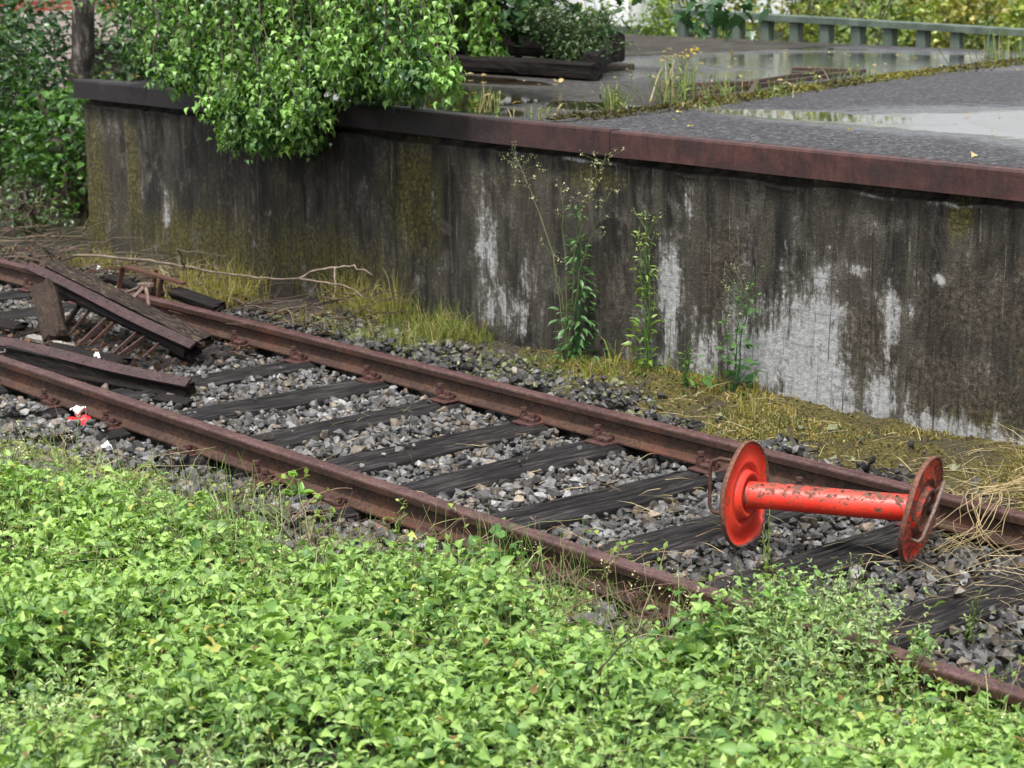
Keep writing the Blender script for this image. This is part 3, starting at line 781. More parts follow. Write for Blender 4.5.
# ------------------------------------------------------------------ ballast
def stone_templates(n=8, pts=15):
    out = []
    for k in range(n):
        bm = bmesh.new()
        for _ in range(pts):
            v = Vector(rng.normal(size=3)); v.normalize()
            v *= rng.uniform(0.85, 1.1)
            bm.verts.new((v.x * rng.uniform(0.8, 1.1), v.y * rng.uniform(0.6, 0.85), v.z * 0.62))
        r = bmesh.ops.convex_hull(bm, input=bm.verts[:])
        for v in [g for g in bm.verts if not g.link_faces]: bm.verts.remove(v)
        bmesh.ops.triangulate(bm, faces=bm.faces[:])
        bm.verts.index_update()
        out.append((np.array([v.co[:] for v in bm.verts]), np.array([[v.index for v in f.verts] for f in bm.faces])))
        bm.free()
    return out
STONES = stone_templates()
COVER_X = [-6, -4, -2.9, -2.6, -2.2, -1.7, -1.4, -1.05, -0.6, -0.3, -0.05, 0.15, 0.6, 0.8, 0.95, 1.1, 1.3, 1.6, 1.93, 2.2, 3.5]
COVER_Y = [-1.8, -1.1, -0.84, -0.74, -0.62, -0.50, -0.30, -0.34, -0.50, -0.34, -0.10, 0.02, 0.0, 0.02, 0.04, 0.2, 0.34, 0.12, -0.02, 0.05, 0.2]
cover_y = lambda x: np.interp(x, COVER_X, COVER_Y)
def ballast():
    H = Heap()
    sx = np.array([s[0] for s in SL]); srz = np.array([s[1] for s in SL])
    def layer(sp, zoff, smin, smax, x0, x1, y0, y1, dens=1.0):
        X, Y = np.meshgrid(np.arange(x0, x1, sp), np.arange(y0, y1, sp), indexing='ij')
        X = (X + rng.uniform(-0.5, 0.5, X.shape) * sp).ravel(); Y = (Y + rng.uniform(-0.5, 0.5, Y.shape) * sp).ravel()
        keep = rng.random(len(X)) < dens
        # thinning into the verge on the wall side and under the leaves on the near side
        vs = 2.25 + 0.3 * vnoise(X, Y * 0, 0.9, 50) - 0.35 * sstep(-1.6, -0.8, X)
        vs = vs + 0.32 * sstep(-4.4, -3.9, X) * sstep(-1.3, -1.8, X); vs = np.where(X < -4.4, vs - 0.3, vs)
        keep &= rng.random(len(X)) < 1 - sstep(vs - 0.25, vs + 0.25, Y) * 0.97
        keep &= Y > cover_y(X) - 0.45
        X, Y = X[keep], Y[keep]
        Z = ground_z(X, Y) + zoff + 0.012 * vnoise(X, Y, 1.1, 51) + 0.012 * sstep(1.68, 1.8, Y) + 0.02 * sstep(-0.12, -0.25, Y)
        P = np.stack([X, Y, Z], axis=1)
        keep = in_view(P, 260)
        dx = np.abs(X[:, None] - (sx[None] - np.tan(srz)[None] * Y[:, None])).min(axis=1)
        on = (dx < 0.115) & (Y < 2.12) & (Y > -0.52)
        keep &= ~(on & (rng.random(len(X)) > np.where(Y > 1.76, 0.95, np.where(Y < -0.15, 0.85, 0.012))))
        keep &= ~((np.abs(Y - YN) < 0.06) | (np.abs(Y - YF) < 0.06))
        P = P[keep]; on = on[keep]
        P[on, 2] += 0.05
        N = len(P)
        size = 1.07 * rng.uniform(smin, smax, N) * rng.choice([0.75, 1.0, 1.0, 1.25], N)
        t = rng.random(N)
        tone = rng.choice([0.024, 0.045, 0.07, 0.095, 0.13, 0.19], N, p=[0.14, 0.24, 0.27, 0.2, 0.11, 0.04])
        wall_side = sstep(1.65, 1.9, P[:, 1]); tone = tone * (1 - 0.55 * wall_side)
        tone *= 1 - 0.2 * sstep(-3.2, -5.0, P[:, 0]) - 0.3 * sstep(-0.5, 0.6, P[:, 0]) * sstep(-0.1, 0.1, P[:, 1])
        C = tone[:, None] * np.array([[1.0, 0.995, 0.99]])
        warm = rng.random(N) < 0.22
        C[warm] *= np.array([1.2, 1.0, 0.78])
        rusty = (rng.random(N) < 0.35 * np.exp(-np.minimum(np.abs(P[:, 1]), np.abs(P[:, 1] - YF)) / 0.08))
        C[rusty] *= np.array([1.0, 0.72, 0.55])
        mossy = (rng.random(N) < 0.35 * sstep(1.9, 2.3, P[:, 1])) | (rng.random(N) < 0.4 * sstep(0.25, -0.1, P[:, 1] - cover_y(P[:, 0])))
        C[mossy] = np.array([0.085, 0.092, 0.045]) * rng.uniform(0.6, 1.5, (mossy.sum(), 1))
        d = rng.normal(size=(N, 3)); d[:, 2] *= 0.35
        nn = rng.normal(size=(N, 3)) * 0.45 + np.array([0, 0, 1])
        kind = rng.integers(0, len(STONES), N)
        for k, T in enumerate(STONES):
            m = kind == k
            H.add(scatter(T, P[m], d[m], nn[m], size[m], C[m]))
    layer(0.044, 0.006, 0.020, 0.032, -13, 4, -1.6, 2.5)
    layer(0.046, 0.030, 0.018, 0.032, -13, 4, -1.6, 2.5, 0.85)
    layer(0.060, 0.046, 0.020, 0.034, -13, 4, -1.6, 2.3, 0.35)
    layer(0.03, 0.03, 0.008, 0.015, -8, 4, -1.2, 2.4, 0.35)
    tag(H.build('ballast', 'stone'), 'grey crushed stone filling the track bed between the sleepers', None, None, 'stuff')
ballast()

# ------------------------------------------------------------------ red cable reel
def frame_from(n, up=(0, 0, 1)):
    n = unit(np.array(n, float)); x = unit(np.cross(np.array(up, float), n)); y = np.cross(n, x)
    return np.stack([x, y, n], axis=1)
rc = np.array([0.470, 0.792, 0.077]); rd = np.array([1.045, 1.145, 0.072])
reel = thing('cable_reel', 'empty red steel cable reel with chipped paint standing between the rails', 'cable reel', tuple((rc + rd) / 2 * np.array([1, 1, 0]) + np.array([0, 0, -0.135])))
ro = np.array(reel.location)
ax_ = unit(rd - rc)
def flange(c, nrm, seed, bent, inner):
    """pressed disc with raised hub ring and rolled rim; nrm looks to the inner side when inner"""
    seg = 72
    f = frame_from(nrm)
    prof = [(0.0, 0.012), (0.05, 0.012), (0.072, 0.012), (0.074, 0.030), (0.090, 0.030), (0.096, 0.006), (0.112, -0.004), (0.120, 0.012), (0.132, 0.012),
            (0.16, 0.001), (0.186, 0.000), (0.196, 0.006), (0.203, 0.014), (0.209, 0.016), (0.2115, 0.010), (0.210, 0.0), (0.203, -0.007), (0.19, -0.006), (0.16, -0.005), (0.13, 0.0), (0.1, -0.001), (0.08, 0.008), (0.0, 0.006)]
    V = []; wear = []
    for (r_, h) in prof:
        for k in range(seg):
            a = 2 * math.pi * k / seg
            p = np.array([r_ * math.cos(a), r_ * math.sin(a), h])
            dd = sum(w * math.exp(-((((a - a0 + math.pi) % (2 * math.pi)) - math.pi) / s) ** 2) for a0, s, w in bent)
            p[2] += dd * (r_ / 0.21) ** 4; p[:2] *= 1 - abs(dd) * 0.8 * (r_ / 0.21) ** 4
            V.append(f @ p + c - ro)
            wear.append(0.9 if r_ > 0.2 else (0.0 if inner else (0.32 if r_ > 0.13 else 0.5)))
    m = len(prof)
    F = [(i * seg + k, i * seg + (k + 1) % seg, (i + 1) * seg + (k + 1) % seg, (i + 1) * seg + k) for i in range(m - 1) for k in range(seg)]
    return put_mesh('flange', V, np.array(F), 'red', reel, None, {'wear': wear}, True)
nl = unit(ax_ + np.array([0.16, -0.22, 0.02])); nr = unit(ax_ + np.array([0.20, -0.20, -0.15]))
flange(rc, nl, 1, [(-1.05, 0.28, 0.03), (2.2, 0.5, 0.008)], True)
fr = flange(rd, nr, 2, [(0.4, 0.6, -0.006), (2.9, 0.5, 0.008)], False)
fr['label'] = 'scuffed flange with the crank handle'
# drum tube with holes along its upper side
dr = MB(); L = np.linalg.norm(rd - rc); fd = frame_from(ax_)
rad = 0.052; seg = 48; nl_ = 60
a = np.linspace(0, 2 * math.pi, seg, endpoint=False); h = np.linspace(0.0, L, nl_)
ga, gh = np.meshgrid(a, h)
Vd = np.stack([rad * np.cos(ga), rad * np.sin(ga), gh], axis=2).reshape(-1, 3) @ fd.T + rc - ro
Fd = [(i * seg + k, i * seg + (k + 1) % seg, (i + 1) * seg + (k + 1) % seg, (i + 1) * seg + k) for i in range(nl_ - 1) for k in range(seg)]
# direction to the camera side of the top decides the row of holes
HOLE = 2
az = math.atan2(fd[2, 1], fd[2, 0])
kt = int(round((az % (2 * math.pi)) / (2 * math.pi) * seg)) % seg
Fd = np.array(Fd).reshape(nl_ - 1, seg, 4)
mask = np.ones((nl_ - 1, seg), bool)
for i in range(6, nl_ - 3, 9):
    for dk in (HOLE, HOLE + 1):
        mask[i, (kt + dk) % seg] = False
drum = put_mesh('drum', Vd, Fd[mask], 'red', reel, None, {'wear': 0.12 + 0.26 * (Vd + ro - rc - (Vd + ro - rc) @ ax_[:, None] * ax_)[:, 2] / rad}, True)
inn = MB(); inn.lathe([(0.049, 0.01), (0.049, L - 0.01)], 32, fd, rc - ro); inn.build('inner_tube', 'dark_iron', reel)
for c_, n_, s in ((rc, nl, 1), (rd, nr, -1)):     # weld collars
    m = MB(); fz = frame_from(ax_)
    m.lathe([(rad - 0.001, s * 0.012), (rad + 0.006, s * 0.014), (rad + 0.002, s * 0.024), (rad - 0.001, s * 0.026)], 32, fz, c_ - ro)
    o = m.build('collar', 'red', reel, True, attrs={'wear': np.full(m.n, 0.15)})
# right outer face: recessed hub with boss and crank handle
fz = frame_from(nr)
m = MB(); m.lathe([(0.0, 0.03), (0.012, 0.03), (0.015, 0.024), (0.03, 0.022), (0.034, 0.012), (0.034, 0.0)], 24, fz, rd + fz @ np.array([0.0, 0.045, 0]) - ro)
m.build('hub_boss', 'steel_wire', reel, True)
def crank(c, f, sgn, mat, xs=0.07):
    pts = [(-0.075, -0.10, 0.01), (-0.075, -0.10, 0.04), (-0.065, -0.085, 0.05), (0.0, 0.02, 0.055), (0.04, 0.085, 0.055), (0.065, 0.105, 0.05), (0.095, 0.10, 0.045), (0.105, 0.07, 0.03), (0.10, 0.04, 0.012)]
    P = np.array([f @ np.array([x, y, z * sgn]) + c - ro for x, y, z in pts])
    m = MB(); m.tube(P, 0.008, 8); m.build('handle', mat, reel, True)
crank(rd, fz, 1, 'steel_wire')
m = MB(); m.lathe([(0.0, 0.042), (0.02, 0.042), (0.026, 0.034), (0.026, 0.004)], 16, fz, rd + fz @ np.array([0.075, -0.01, 0]) - ro)
m.build('lock_knob', 'dark_iron', reel, True)
fl = frame_from(-nl)
pts = [(0.02, 0.13, 0.0), (0.02, 0.135, 0.09), (0.02, 0.12, 0.125), (0.02, 0.09, 0.135), (0.02, -0.06, 0.135), (0.02, -0.085, 0.12), (0.02, -0.09, 0.0)]
m = MB(); m.tube(np.array([fl @ np.array(p) + rc - ro for p in pts]), 0.008, 8); m.build('handle', 'rust_rod', reel, True)

# ------------------------------------------------------------------ riveted timber wreck
def axes(p0, p1, up=(0, 0, 1)):
    x = unit(np.array(p1, float) - np.array(p0, float)); y = unit(np.cross(np.array(up, float), x)); z = np.cross(x, y)
    return np.stack([x, y, z], axis=1)
def rough_beam(mb, p0, p1, w, h, seed, roll=0.0, jag=0.06, nseg=34):
    """splintery timber from p0 to p1"""
    p0 = np.array(p0, float); p1 = np.array(p1, float); f = axes(p0, p1); L = np.linalg.norm(p1 - p0)
    c, s = math.cos(roll), math.sin(roll)
    ring = 14; V = []
    r = np.random.default_rng(seed)
    ang = np.linspace(0, 2 * math.pi, ring, endpoint=False) + math.pi / ring
    sq = 1 / np.maximum(np.abs(np.cos(ang)), np.abs(np.sin(ang)))
    e0 = r.uniform(0, jag, ring); e1 = r.uniform(0, jag, ring)
    gro = r.uniform(0.82, 1.02, ring)
    for i in range(nseg):
        t = i / (nseg - 1)
        for k in range(ring):
            u = t * L
            if i == 0: u += e0[k]
            if i == nseg - 1: u -= e1[k]
            g = gro[k] * (1 + 0.05 * math.sin(t * 9 + k * 1.7 + seed) + r.normal(0, 0.02))
            y = w / 2 * sq[k] * math.cos(ang[k]) * g; z = h / 2 * sq[k] * math.sin(ang[k]) * g
            V.append(f @ np.array([u, y * c - z * s, y * s + z * c]) + p0)
    F = [(i * ring + k, i * ring + (k + 1) % ring, (i + 1) * ring + (k + 1) % ring, (i + 1) * ring + k) for i in range(nseg - 1) for k in range(ring)]
    F += [tuple(range(ring))[::-1], tuple((nseg - 1) * ring + k for k in range(ring))]
    mb.add(V, F)
def iron_strip(parent, p0, p1, w, th, roll, o, nrivet):
    p0 = np.array(p0); p1 = np.array(p1); f = axes(p0, p1); L = np.linalg.norm(p1 - p0)
    c, s = math.cos(roll), math.sin(roll); f = f @ np.array([[1, 0, 0], [0, c, -s], [0, s, c]])
    m = MB(); n = 24
    V = []
    for i in range(n):
        t = i / (n - 1); sag = 0.006 * math.sin(t * 7)
        for (y, z) in ((-th / 2, -w / 2), (th / 2, -w / 2), (th / 2, w / 2), (-th / 2, w / 2)):
            V.append(f @ np.array([t * L, y, z + sag]) + p0 - o)
    F = [(i * 4 + k, i * 4 + (k + 1) % 4, i * 4 + 4 + (k + 1) % 4, i * 4 + 4 + k) for i in range(n - 1) for k in range(4)] + [(3, 2, 1, 0), tuple((n - 1) * 4 + k for k in range(4))]
    m.add(V, F); st = m.build('iron_strip', 'iron', parent)
    for i in range(nrivet):
        t = (i + 0.5) / nrivet
        q = f @ np.array([t * L, 0, 0.012 * (-1) ** i]) + p0 - o
        rv = MB(); rv.lathe([(0.008, -th / 2 - 0.001), (0.0075, -th / 2 - 0.004), (0.004, -th / 2 - 0.006), (0.0, -th / 2 - 0.007)], 10,
                            np.stack([f[:, 0], f[:, 2], f[:, 1]], axis=1), q)
        rv.build('rivet', 'dark_iron', st, True)
wl = np.array([-4.6, 0.6, -0.19])
wreck = thing('broken_timber_truss', 'collapsed truss of rotten beams with riveted rusty iron strips, lying over the near rail', 'wreckage', tuple(wl))
U0, U1 = np.array([-5.56, 0.93, 0.235]), np.array([-3.86, 1.04, -0.03])
L0_, L1_ = np.array([-4.50, 0.12, 0.035]), np.array([-3.22, 0.60, -0.075])
tilt = -1.0
iron_strip(wreck, U0, U1, 0.062, 0.014, tilt, wl, 13)
iron_strip(wreck, L0_, L1_, 0.064, 0.014, tilt, wl, 11)
m = MB(); rough_beam(m, U0 + (0.10, 0.085, 0.01) - wl, U1 + (0.06, 0.085, 0.0) - wl, 0.105, 0.07, 3, 0.25, 0.16); m.build('plank', 'old_wood', wreck)
m = MB(); rough_beam(m, U0 + (0.22, 0.06, -0.075) - wl, U1 + (-0.05, 0.06, -0.05) - wl, 0.13, 0.1, 4, 0.1, 0.08); m.build('beam', 'black_wood', wreck)
m = MB(); rough_beam(m, L0_ + (0.12, 0.06, -0.05) - wl, L1_ + (-0.02, 0.05, -0.05) - wl, 0.12, 0.085, 5, 0.05, 0.05); m.build('beam', 'black_wood', wreck)
m = MB(); rough_beam(m, L0_ + (0.2, 0.03, -0.12) - wl, L1_ + (-0.04, 0.0, -0.09) - wl, 0.10, 0.06, 6, 0.1, 0.1); m.build('beam', 'black_wood', wreck)
for i, (xa, xb, yb, wd, mt) in enumerate(((-5.02, -5.06, 0.84, 0.026, 'black_wood'), (-4.90, -4.97, 0.84, 0.018, 'dark_iron'), (-4.70, -4.76, 0.80, 0.026, 'dark_iron'), (-4.62, -4.71, 0.84, 0.018, 'rust_rod'),
                                         (-4.40, -4.45, 0.86, 0.018, 'dark_iron'), (-4.30, -4.40, 0.88, 0.022, 'dark_iron'), (-4.18, -4.22, 0.92, 0.018, 'dark_iron'))):
    t = (xa - U0[0]) / (U1[0] - U0[0]); pa = U0 + (U1 - U0) * t + np.array([0, 0.06, -0.04]); pb = np.array([xb, yb, -0.15])
    m = MB(); f = axes(pa, pb, (1, 0, 0)); m.box((pa + pb) / 2 - wl, (np.linalg.norm(pb - pa), wd * 1.2, wd * 0.6), f, 0.002); m.build('strut', mt, wreck)

def lump(name, label, cat, p0, p1, w, h, seed, mat, roll=0.0, jag=0.05):
    o = np.array([(p0[0] + p1[0]) / 2, (p0[1] + p1[1]) / 2, min(p0[2], p1[2]) - h / 2])
    m = MB(); rough_beam(m, np.array(p0) - o, np.array(p1) - o, w, h, seed, roll, jag, 16)
    ob = m.build(name, mat); ob.location = tuple(o)
    return tag(ob, label, cat)
lump('timber_block', 'weathered brown timber block leaning under the upper wreck beam', 'timber', (-5.22, 0.86, 0.16), (-4.86, 0.74, -0.12), 0.15, 0.13, 41, 'block_wood', 0.4, 0.03)
lump('plank', 'short pale grey board on the stones left of the wreck struts', 'plank', (-5.12, 0.68, -0.115), (-4.66, 0.72, -0.12), 0.07, 0.022, 42, 'pale_wood', 0.1, 0.02)
lump('timber_offcut', 'charred black timber lying under the wreck struts', 'timber', (-4.75, 0.62, -0.13), (-4.05, 0.72, -0.13), 0.12, 0.08, 43, 'black_wood', 0.1)
lump('mossy_stick', 'short greenish brown stick behind the lower wreck beam', 'stick', (-4.38, 0.5, -0.10), (-3.98, 0.56, -0.11), 0.05, 0.03, 44, 'old_wood', 0.2)
lump('timber_offcut', 'broken dark timber lying across the sleepers at the left picture edge', 'timber', (-6.5, 0.5, -0.1), (-5.3, 0.75, -0.12), 0.16, 0.09, 45, 'black_wood', 0.1)
lump('timber_offcut', 'small black timber piece on the stones right of the lower wreck beam', 'timber', (-3.25, 0.42, -0.135), (-3.02, 0.5, -0.14), 0.07, 0.05, 46, 'black_wood', 0.3, 0.03)
lump('timber_offcut', 'dark rotten log lying on the far rail right of the wreck', 'timber', (-5.15, 1.72, 0.03), (-4.5, 1.66, 0.02), 0.09, 0.06, 47, 'black_wood', 0.3)
lump('timber_offcut', 'dark rotten beam behind the far rail under the dead branch', 'timber', (-6.4, 1.95, -0.06), (-5.5, 1.85, -0.05), 0.06, 0.05, 48, 'black_wood', 0.3)

# rusty angle-iron stand behind the wreck
so = np.array([-5.5, 1.65, -0.06])
st = thing('iron_stand', 'rusty angle-iron stand with a thin top plate, behind the upper wreck beam', 'iron stand', tuple(so))
m = MB()
Pt = np.array([[-5.95, 1.55, 0.085], [-5.6, 1.62, 0.155], [-5.05, 1.72, 0.10], [-5.07, 1.77, 0.10], [-5.6, 1.68, 0.155], [-5.95, 1.61, 0.085]]) - so
m.add(np.vstack([Pt, Pt - (0, 0, 0.014)]), [(0, 1, 4, 5), (1, 2, 3, 4), (11, 10, 7, 6), (10, 9, 8, 7)] + [(i, (i + 1) % 6 + 0, (i + 1) % 6 + 6, i + 6)[::-1] for i in range(6)])
m.build('top_plate', 'rust_rod', st)
for x, y, z in ((-5.62, 1.63, 0.14), (-5.25, 1.70, 0.11), (-5.45, 1.78, 0.13)):
    m = MB(); pa = np.array([x, y, z]); pb = np.array([x - 0.05, y - 0.02, -0.10]); f = axes(pa, pb, (1, 0, 0))
    m.box((pa + pb) / 2 - so, (np.linalg.norm(pb - pa), 0.034, 0.012), f, 0.002); m.build('leg', 'rust_rod', st)
to = np.array([-5.0, 1.5, -0.1])
tp = thing('iron_bracket', 'small three-legged brownish iron bracket right of the rusty stand', 'bracket', tuple(to))
apex = np.array([-4.98, 1.42, 0.13])
m = MB(); m.box(apex - to, (0.11, 0.05, 0.03), axes((0, 0, 0), (1, .2, .1)), 0.006); m.build('head', 'steel_wire', tp)
for e in ((-5.18, 1.36, 0.05), (-4.82, 1.34, 0.03), (-4.98, 1.3, 0.04)):
    m = MB(); m.tube(np.array([apex, e]) - to, [0.014, 0.010], 6); m.build('leg', 'steel_wire', tp)

# ------------------------------------------------------------------ litter
def scrap(name, label, x, y, s, mat, seed, h=0.02):
    r = np.random.default_rng(seed); n = 9
    g = np.array([[i / (n - 1) - .5, j / (n - 1) - .5] for i in range(n) for j in range(n)])
    z = h * (0.5 + vnoise(g[:, 0], g[:, 1], 3.1, seed)) + 0.3 * h * vnoise(g[:, 0], g[:, 1], 7, seed + 1)
    V = np.column_stack([g[:, 0] * s[0], g[:, 1] * s[1], z]); V2 = V - (0, 0, 0.002)
    F = grid_faces(n, n); o = put_mesh(name, np.vstack([V, V2]), np.vstack([F, F[:, ::-1] + len(V)]), mat)
    o.location = (x, y, float(ground_z(x, y)) + 0.045); o.rotation_euler = (0.2, 0.1, seed)
    return o
pk = scrap('litter_packet', 'crumpled red packet with a white corner on the stones beside the near rail', -3.12, -0.10, (0.11, 0.09), 'red_plastic', 1, 0.022)
tag(pk, None, 'litter'); wc = scrap('white_corner', None, 0, 0, (0.07, 0.06), 'paper', 2, 0.04)
pk['label'] = 'crumpled red packet with a white corner on the stones beside the near rail'
wc.parent = pk; wc.location = (-0.01, 0.06, 0.02); wc.rotation_euler = (0.1, 0.2, 0.6)
tag(scrap('litter_scrap', '', -2.58, -0.28, (0.08, 0.075), 'paper', 3, 0.03), 'white crumpled scrap on the stones right of the red packet', 'litter')
tag(scrap('litter_scrap', '', -3.2, -0.55, (0.08, 0.05), 'paper', 5, 0.02), 'small white scrap at the left edge of the leaves', 'litter')
tag(scrap('litter_scrap', '', -4.02, 0.52, (0.04, 0.03), 'paper', 6, 0.02), 'tiny white chip on the lower wreck beam', 'litter')
for o in bpy.data.objects:
    if o.get('label') == 'tiny white chip on the lower wreck beam': o.location.z = -0.045
tag(scrap('litter_scrap', '', -6.95, 2.25, (0.09, 0.07), 'paper', 7, 0.05), 'white stone-like scrap at the root end of the dead branch', 'litter')

# ------------------------------------------------------------------ dead branch
def wobble(P, n, amp, seed):
    """resample a polyline with a little crookedness"""
    P = np.array(P, float); t = np.linspace(0, len(P) - 1, n)
    Q = np.stack([np.interp(t, np.arange(len(P)), P[:, k]) for k in range(3)], axis=1)
    r = np.random.default_rng(seed); Q[1:-1] += r.normal(0, amp, (n - 2, 3)); return Q
bo = np.array([-6.2, 2.2, -0.08])
br = thing('dead_branch', 'long pale barkless dead branch lying in the grass below the wall', 'branch', tuple(bo))
m = MB(); m.tube(wobble([(-7.2, 2.15, -0.02), (-6.9, 2.25, 0.0), (-6.2, 2.3, 0.03), (-5.6, 2.28, 0.05), (-5.0, 2.3, 0.07), (-4.6, 2.3, 0.12)], 24, 0.006, 1) - bo, np.linspace(0.011, 0.006, 24), 7); m.build('stem', 'pale_twig', br, True)
m = MB(); m.tube(wobble([(-4.6, 2.3, 0.12), (-4.4, 2.32, 0.2), (-4.2, 2.35, 0.24), (-4.05, 2.36, 0.25), (-3.96, 2.4, 0.21)], 14, 0.006, 2) - bo, np.linspace(0.008, 0.004, 14), 6); m.build('twig', 'twig', br, True)
m = MB(); m.tube(wobble([(-4.6, 2.3, 0.12), (-4.3, 2.28, 0.14), (-4.05, 2.26, 0.15), (-3.85, 2.25, 0.10)], 12, 0.006, 3) - bo, np.linspace(0.008, 0.004, 12), 6); m.build('twig', 'pale_twig', br, True)
m = MB(); m.tube(wobble([(-4.25, 2.33, 0.23), (-4.2, 2.3, 0.12), (-4.22, 2.28, 0.02)], 8, 0.006, 4) - bo, np.linspace(0.006, 0.003, 8), 5); m.build('twig', 'twig', br, True)
m = MB(); m.tube(wobble([(-5.9, 2.28, 0.04), (-5.85, 2.2, 0.17), (-5.6, 2.25, 0.18), (-5.35, 2.25, 0.18)], 10, 0.008, 5) - bo, np.linspace(0.006, 0.003, 10), 5); m.build('twig', 'dark_twig', br, True)
m = MB(); m.tube(wobble([(-6.1, 2.2, 0.03), (-5.9, 2.1, 0.0), (-5.7, 1.95, -0.02), (-5.6, 1.9, -0.1)], 10, 0.008, 6) - bo, np.linspace(0.007, 0.003, 10), 5); m.build('twig', 'twig', br, True)

# loose dead twigs and litter along the verge (uncountable)
def debris():
    H = Heap()
    mb = MB()
    for i in range(260):
        x = rng.uniform(-8.5, -3.9); y = rng.uniform(1.68, 2.5) if rng.random() < 0.8 else rng.uniform(2.4, 2.8)
        a = rng.normal(0.1, 0.8); L = rng.uniform(0.1, 0.5); el = rng.normal(0.12, 0.18)
        z = ground_z(x, y) + rng.uniform(0.03, 0.16)
        d = np.array([math.cos(a) * math.cos(el), math.sin(a) * math.cos(el), math.sin(el)]) * L
        p = np.array([x, y, z]); c = np.array([0.07, 0.05, 0.04]) * rng.uniform(0.4, 2.2)
        mb.tube(wobble([p, p + d * 0.5 + rng.normal(0, 0.02, 3), p + d], 5, 0.005, i), np.linspace(rng.uniform(0.003, 0.007), 0.002, 5), 4, c)
    for i in range(120):
        x = rng.uniform(-11, -8.2); y = rng.uniform(1.2, 3.2)
        a = rng.normal(0.0, 0.8); L = rng.uniform(0.2, 0.9); p = np.array([x, y, ground_z(x, y) + 0.04])
        d = np.array([math.cos(a), math.sin(a), rng.uniform(0, 0.5)]) * L
        mb.tube(wobble([p, p + d * 0.5 + rng.normal(0, 0.04, 3), p + d], 6, 0.01, i), np.linspace(0.006, 0.002, 6), 4, np.array([0.12, 0.09, 0.065]) * rng.uniform(0.4, 1.8))
    H.mb(mb)
    for i in range(150):
        x = rng.uniform(-5.4, -3.9); y = rng.uniform(0.35, 1.4); a = rng.normal(0.1, 1.0); L = rng.uniform(0.06, 0.3)
        p = np.array([x, y, -0.15 + rng.uniform(0, 0.05)]); d = np.array([math.cos(a), math.sin(a), rng.normal(0, 0.12)]) * L
        mb.tube([p, p + d * 0.5 + rng.normal(0, 0.006, 3), p + d], [0.008, rng.uniform(0.006, 0.016), 0.005], 4, np.array([0.035, 0.022, 0.016]) * rng.uniform(0.3, 2.0))
    for i in range(420):
        x = rng.uniform(-7.6, -4.4); y = rng.uniform(1.68, 2.3); a = rng.normal(0.05, 0.7); L = rng.uniform(0.1, 0.45)
        p = np.array([x, y, ground_z(x, y) + rng.uniform(0.01, 0.14)]); d = np.array([math.cos(a), math.sin(a), rng.normal(0.05, 0.2)]) * L
        mb.tube(wobble([p, p + d * 0.5, p + d], 5, 0.006, i), np.linspace(rng.uniform(0.004, 0.012), 0.003, 5), 4, np.array([0.03, 0.02, 0.015]) * rng.uniform(0.3, 2.0))
    n2 = 900; X2 = rng.uniform(-5.5, -3.8, n2); Y2 = rng.uniform(0.2, 1.5, n2); P2 = np.stack([X2, Y2, -0.145 + rng.uniform(0, 0.05, n2)], axis=1)
    H.add(scatter(QUAD, P2, rng.normal(size=(n2, 3)) * [1, 1, 0.4], rng.normal(size=(n2, 3)) * 0.5 + [0, 0, 1], rng.uniform(0.02, 0.06, n2), cmix((0.02, 0.012, 0.009), (0.12, 0.06, 0.035), rng.random(n2) ** 2)))
    # dead leaves between
    N = 1800
    X = rng.uniform(-8.6, -4.3, N); Y = rng.uniform(1.62, 2.4, N)
    P = np.stack([X, Y, ground_z(X, Y) + rng.uniform(0.02, 0.07, N)], axis=1)
    H.add(scatter(QUAD, P, rng.normal(size=(N, 3)) * [1, 1, 0.3], rng.normal(size=(N, 3)) * 0.4 + [0, 0, 1], rng.uniform(0.02, 0.05, N), cmix((0.03, 0.017, 0.012), (0.13, 0.06, 0.035), rng.random(N))))
    tag(H.build('dead_brushwood', 'grass'), 'tangle of dead twigs and brown leaves between the far rail and the grass', None, None, 'stuff')
debris()

# ------------------------------------------------------------------ verge: moss, grass, straw
def moss_height(gx, gy):
    edge = sstep(1.95, 2.3, gy + 0.18 * vnoise(gx, gy * 0, 1.3, 81) + 0.35 * sstep(-1.5, -0.6, gx))
    ramp = sstep(-3.4, -1.9, gx + 0.5 * vnoise(gx, gy, 1.5, 82))
    return (0.014 + 0.04 * (0.5 + 0.5 * vnoise(gx, gy, 4.5, 83)) + 0.018 * vnoise(gx, gy, 13, 84)) * edge * ramp - 0.03 * (1 - edge * ramp)
def moss_strip():
    xs = np.arange(-3.4, 5.0, 0.03); ys = np.linspace(1.72, 2.87, 44)
    gx, gy = np.meshgrid(xs, ys, indexing='ij')
    V = np.stack([gx, gy, ground_z(gx, gy) + moss_height(gx, gy) + 0.006 * vnoise(gx, gy, 31, 85)], axis=2).reshape(-1, 3)
    tag(put_mesh('moss', V, grid_faces(len(xs), len(ys)), 'moss', smooth=True), 'yellowish moss cushion along the foot of the wall', None, None, 'stuff')
moss_strip()
def floor_z(x, y):
    return ground_z(x, y) + np.where((np.asarray(x) > -3.4) & (np.asarray(y) > 1.75), np.maximum(moss_height(np.asarray(x, float), np.asarray(y, float)), 0), 0)

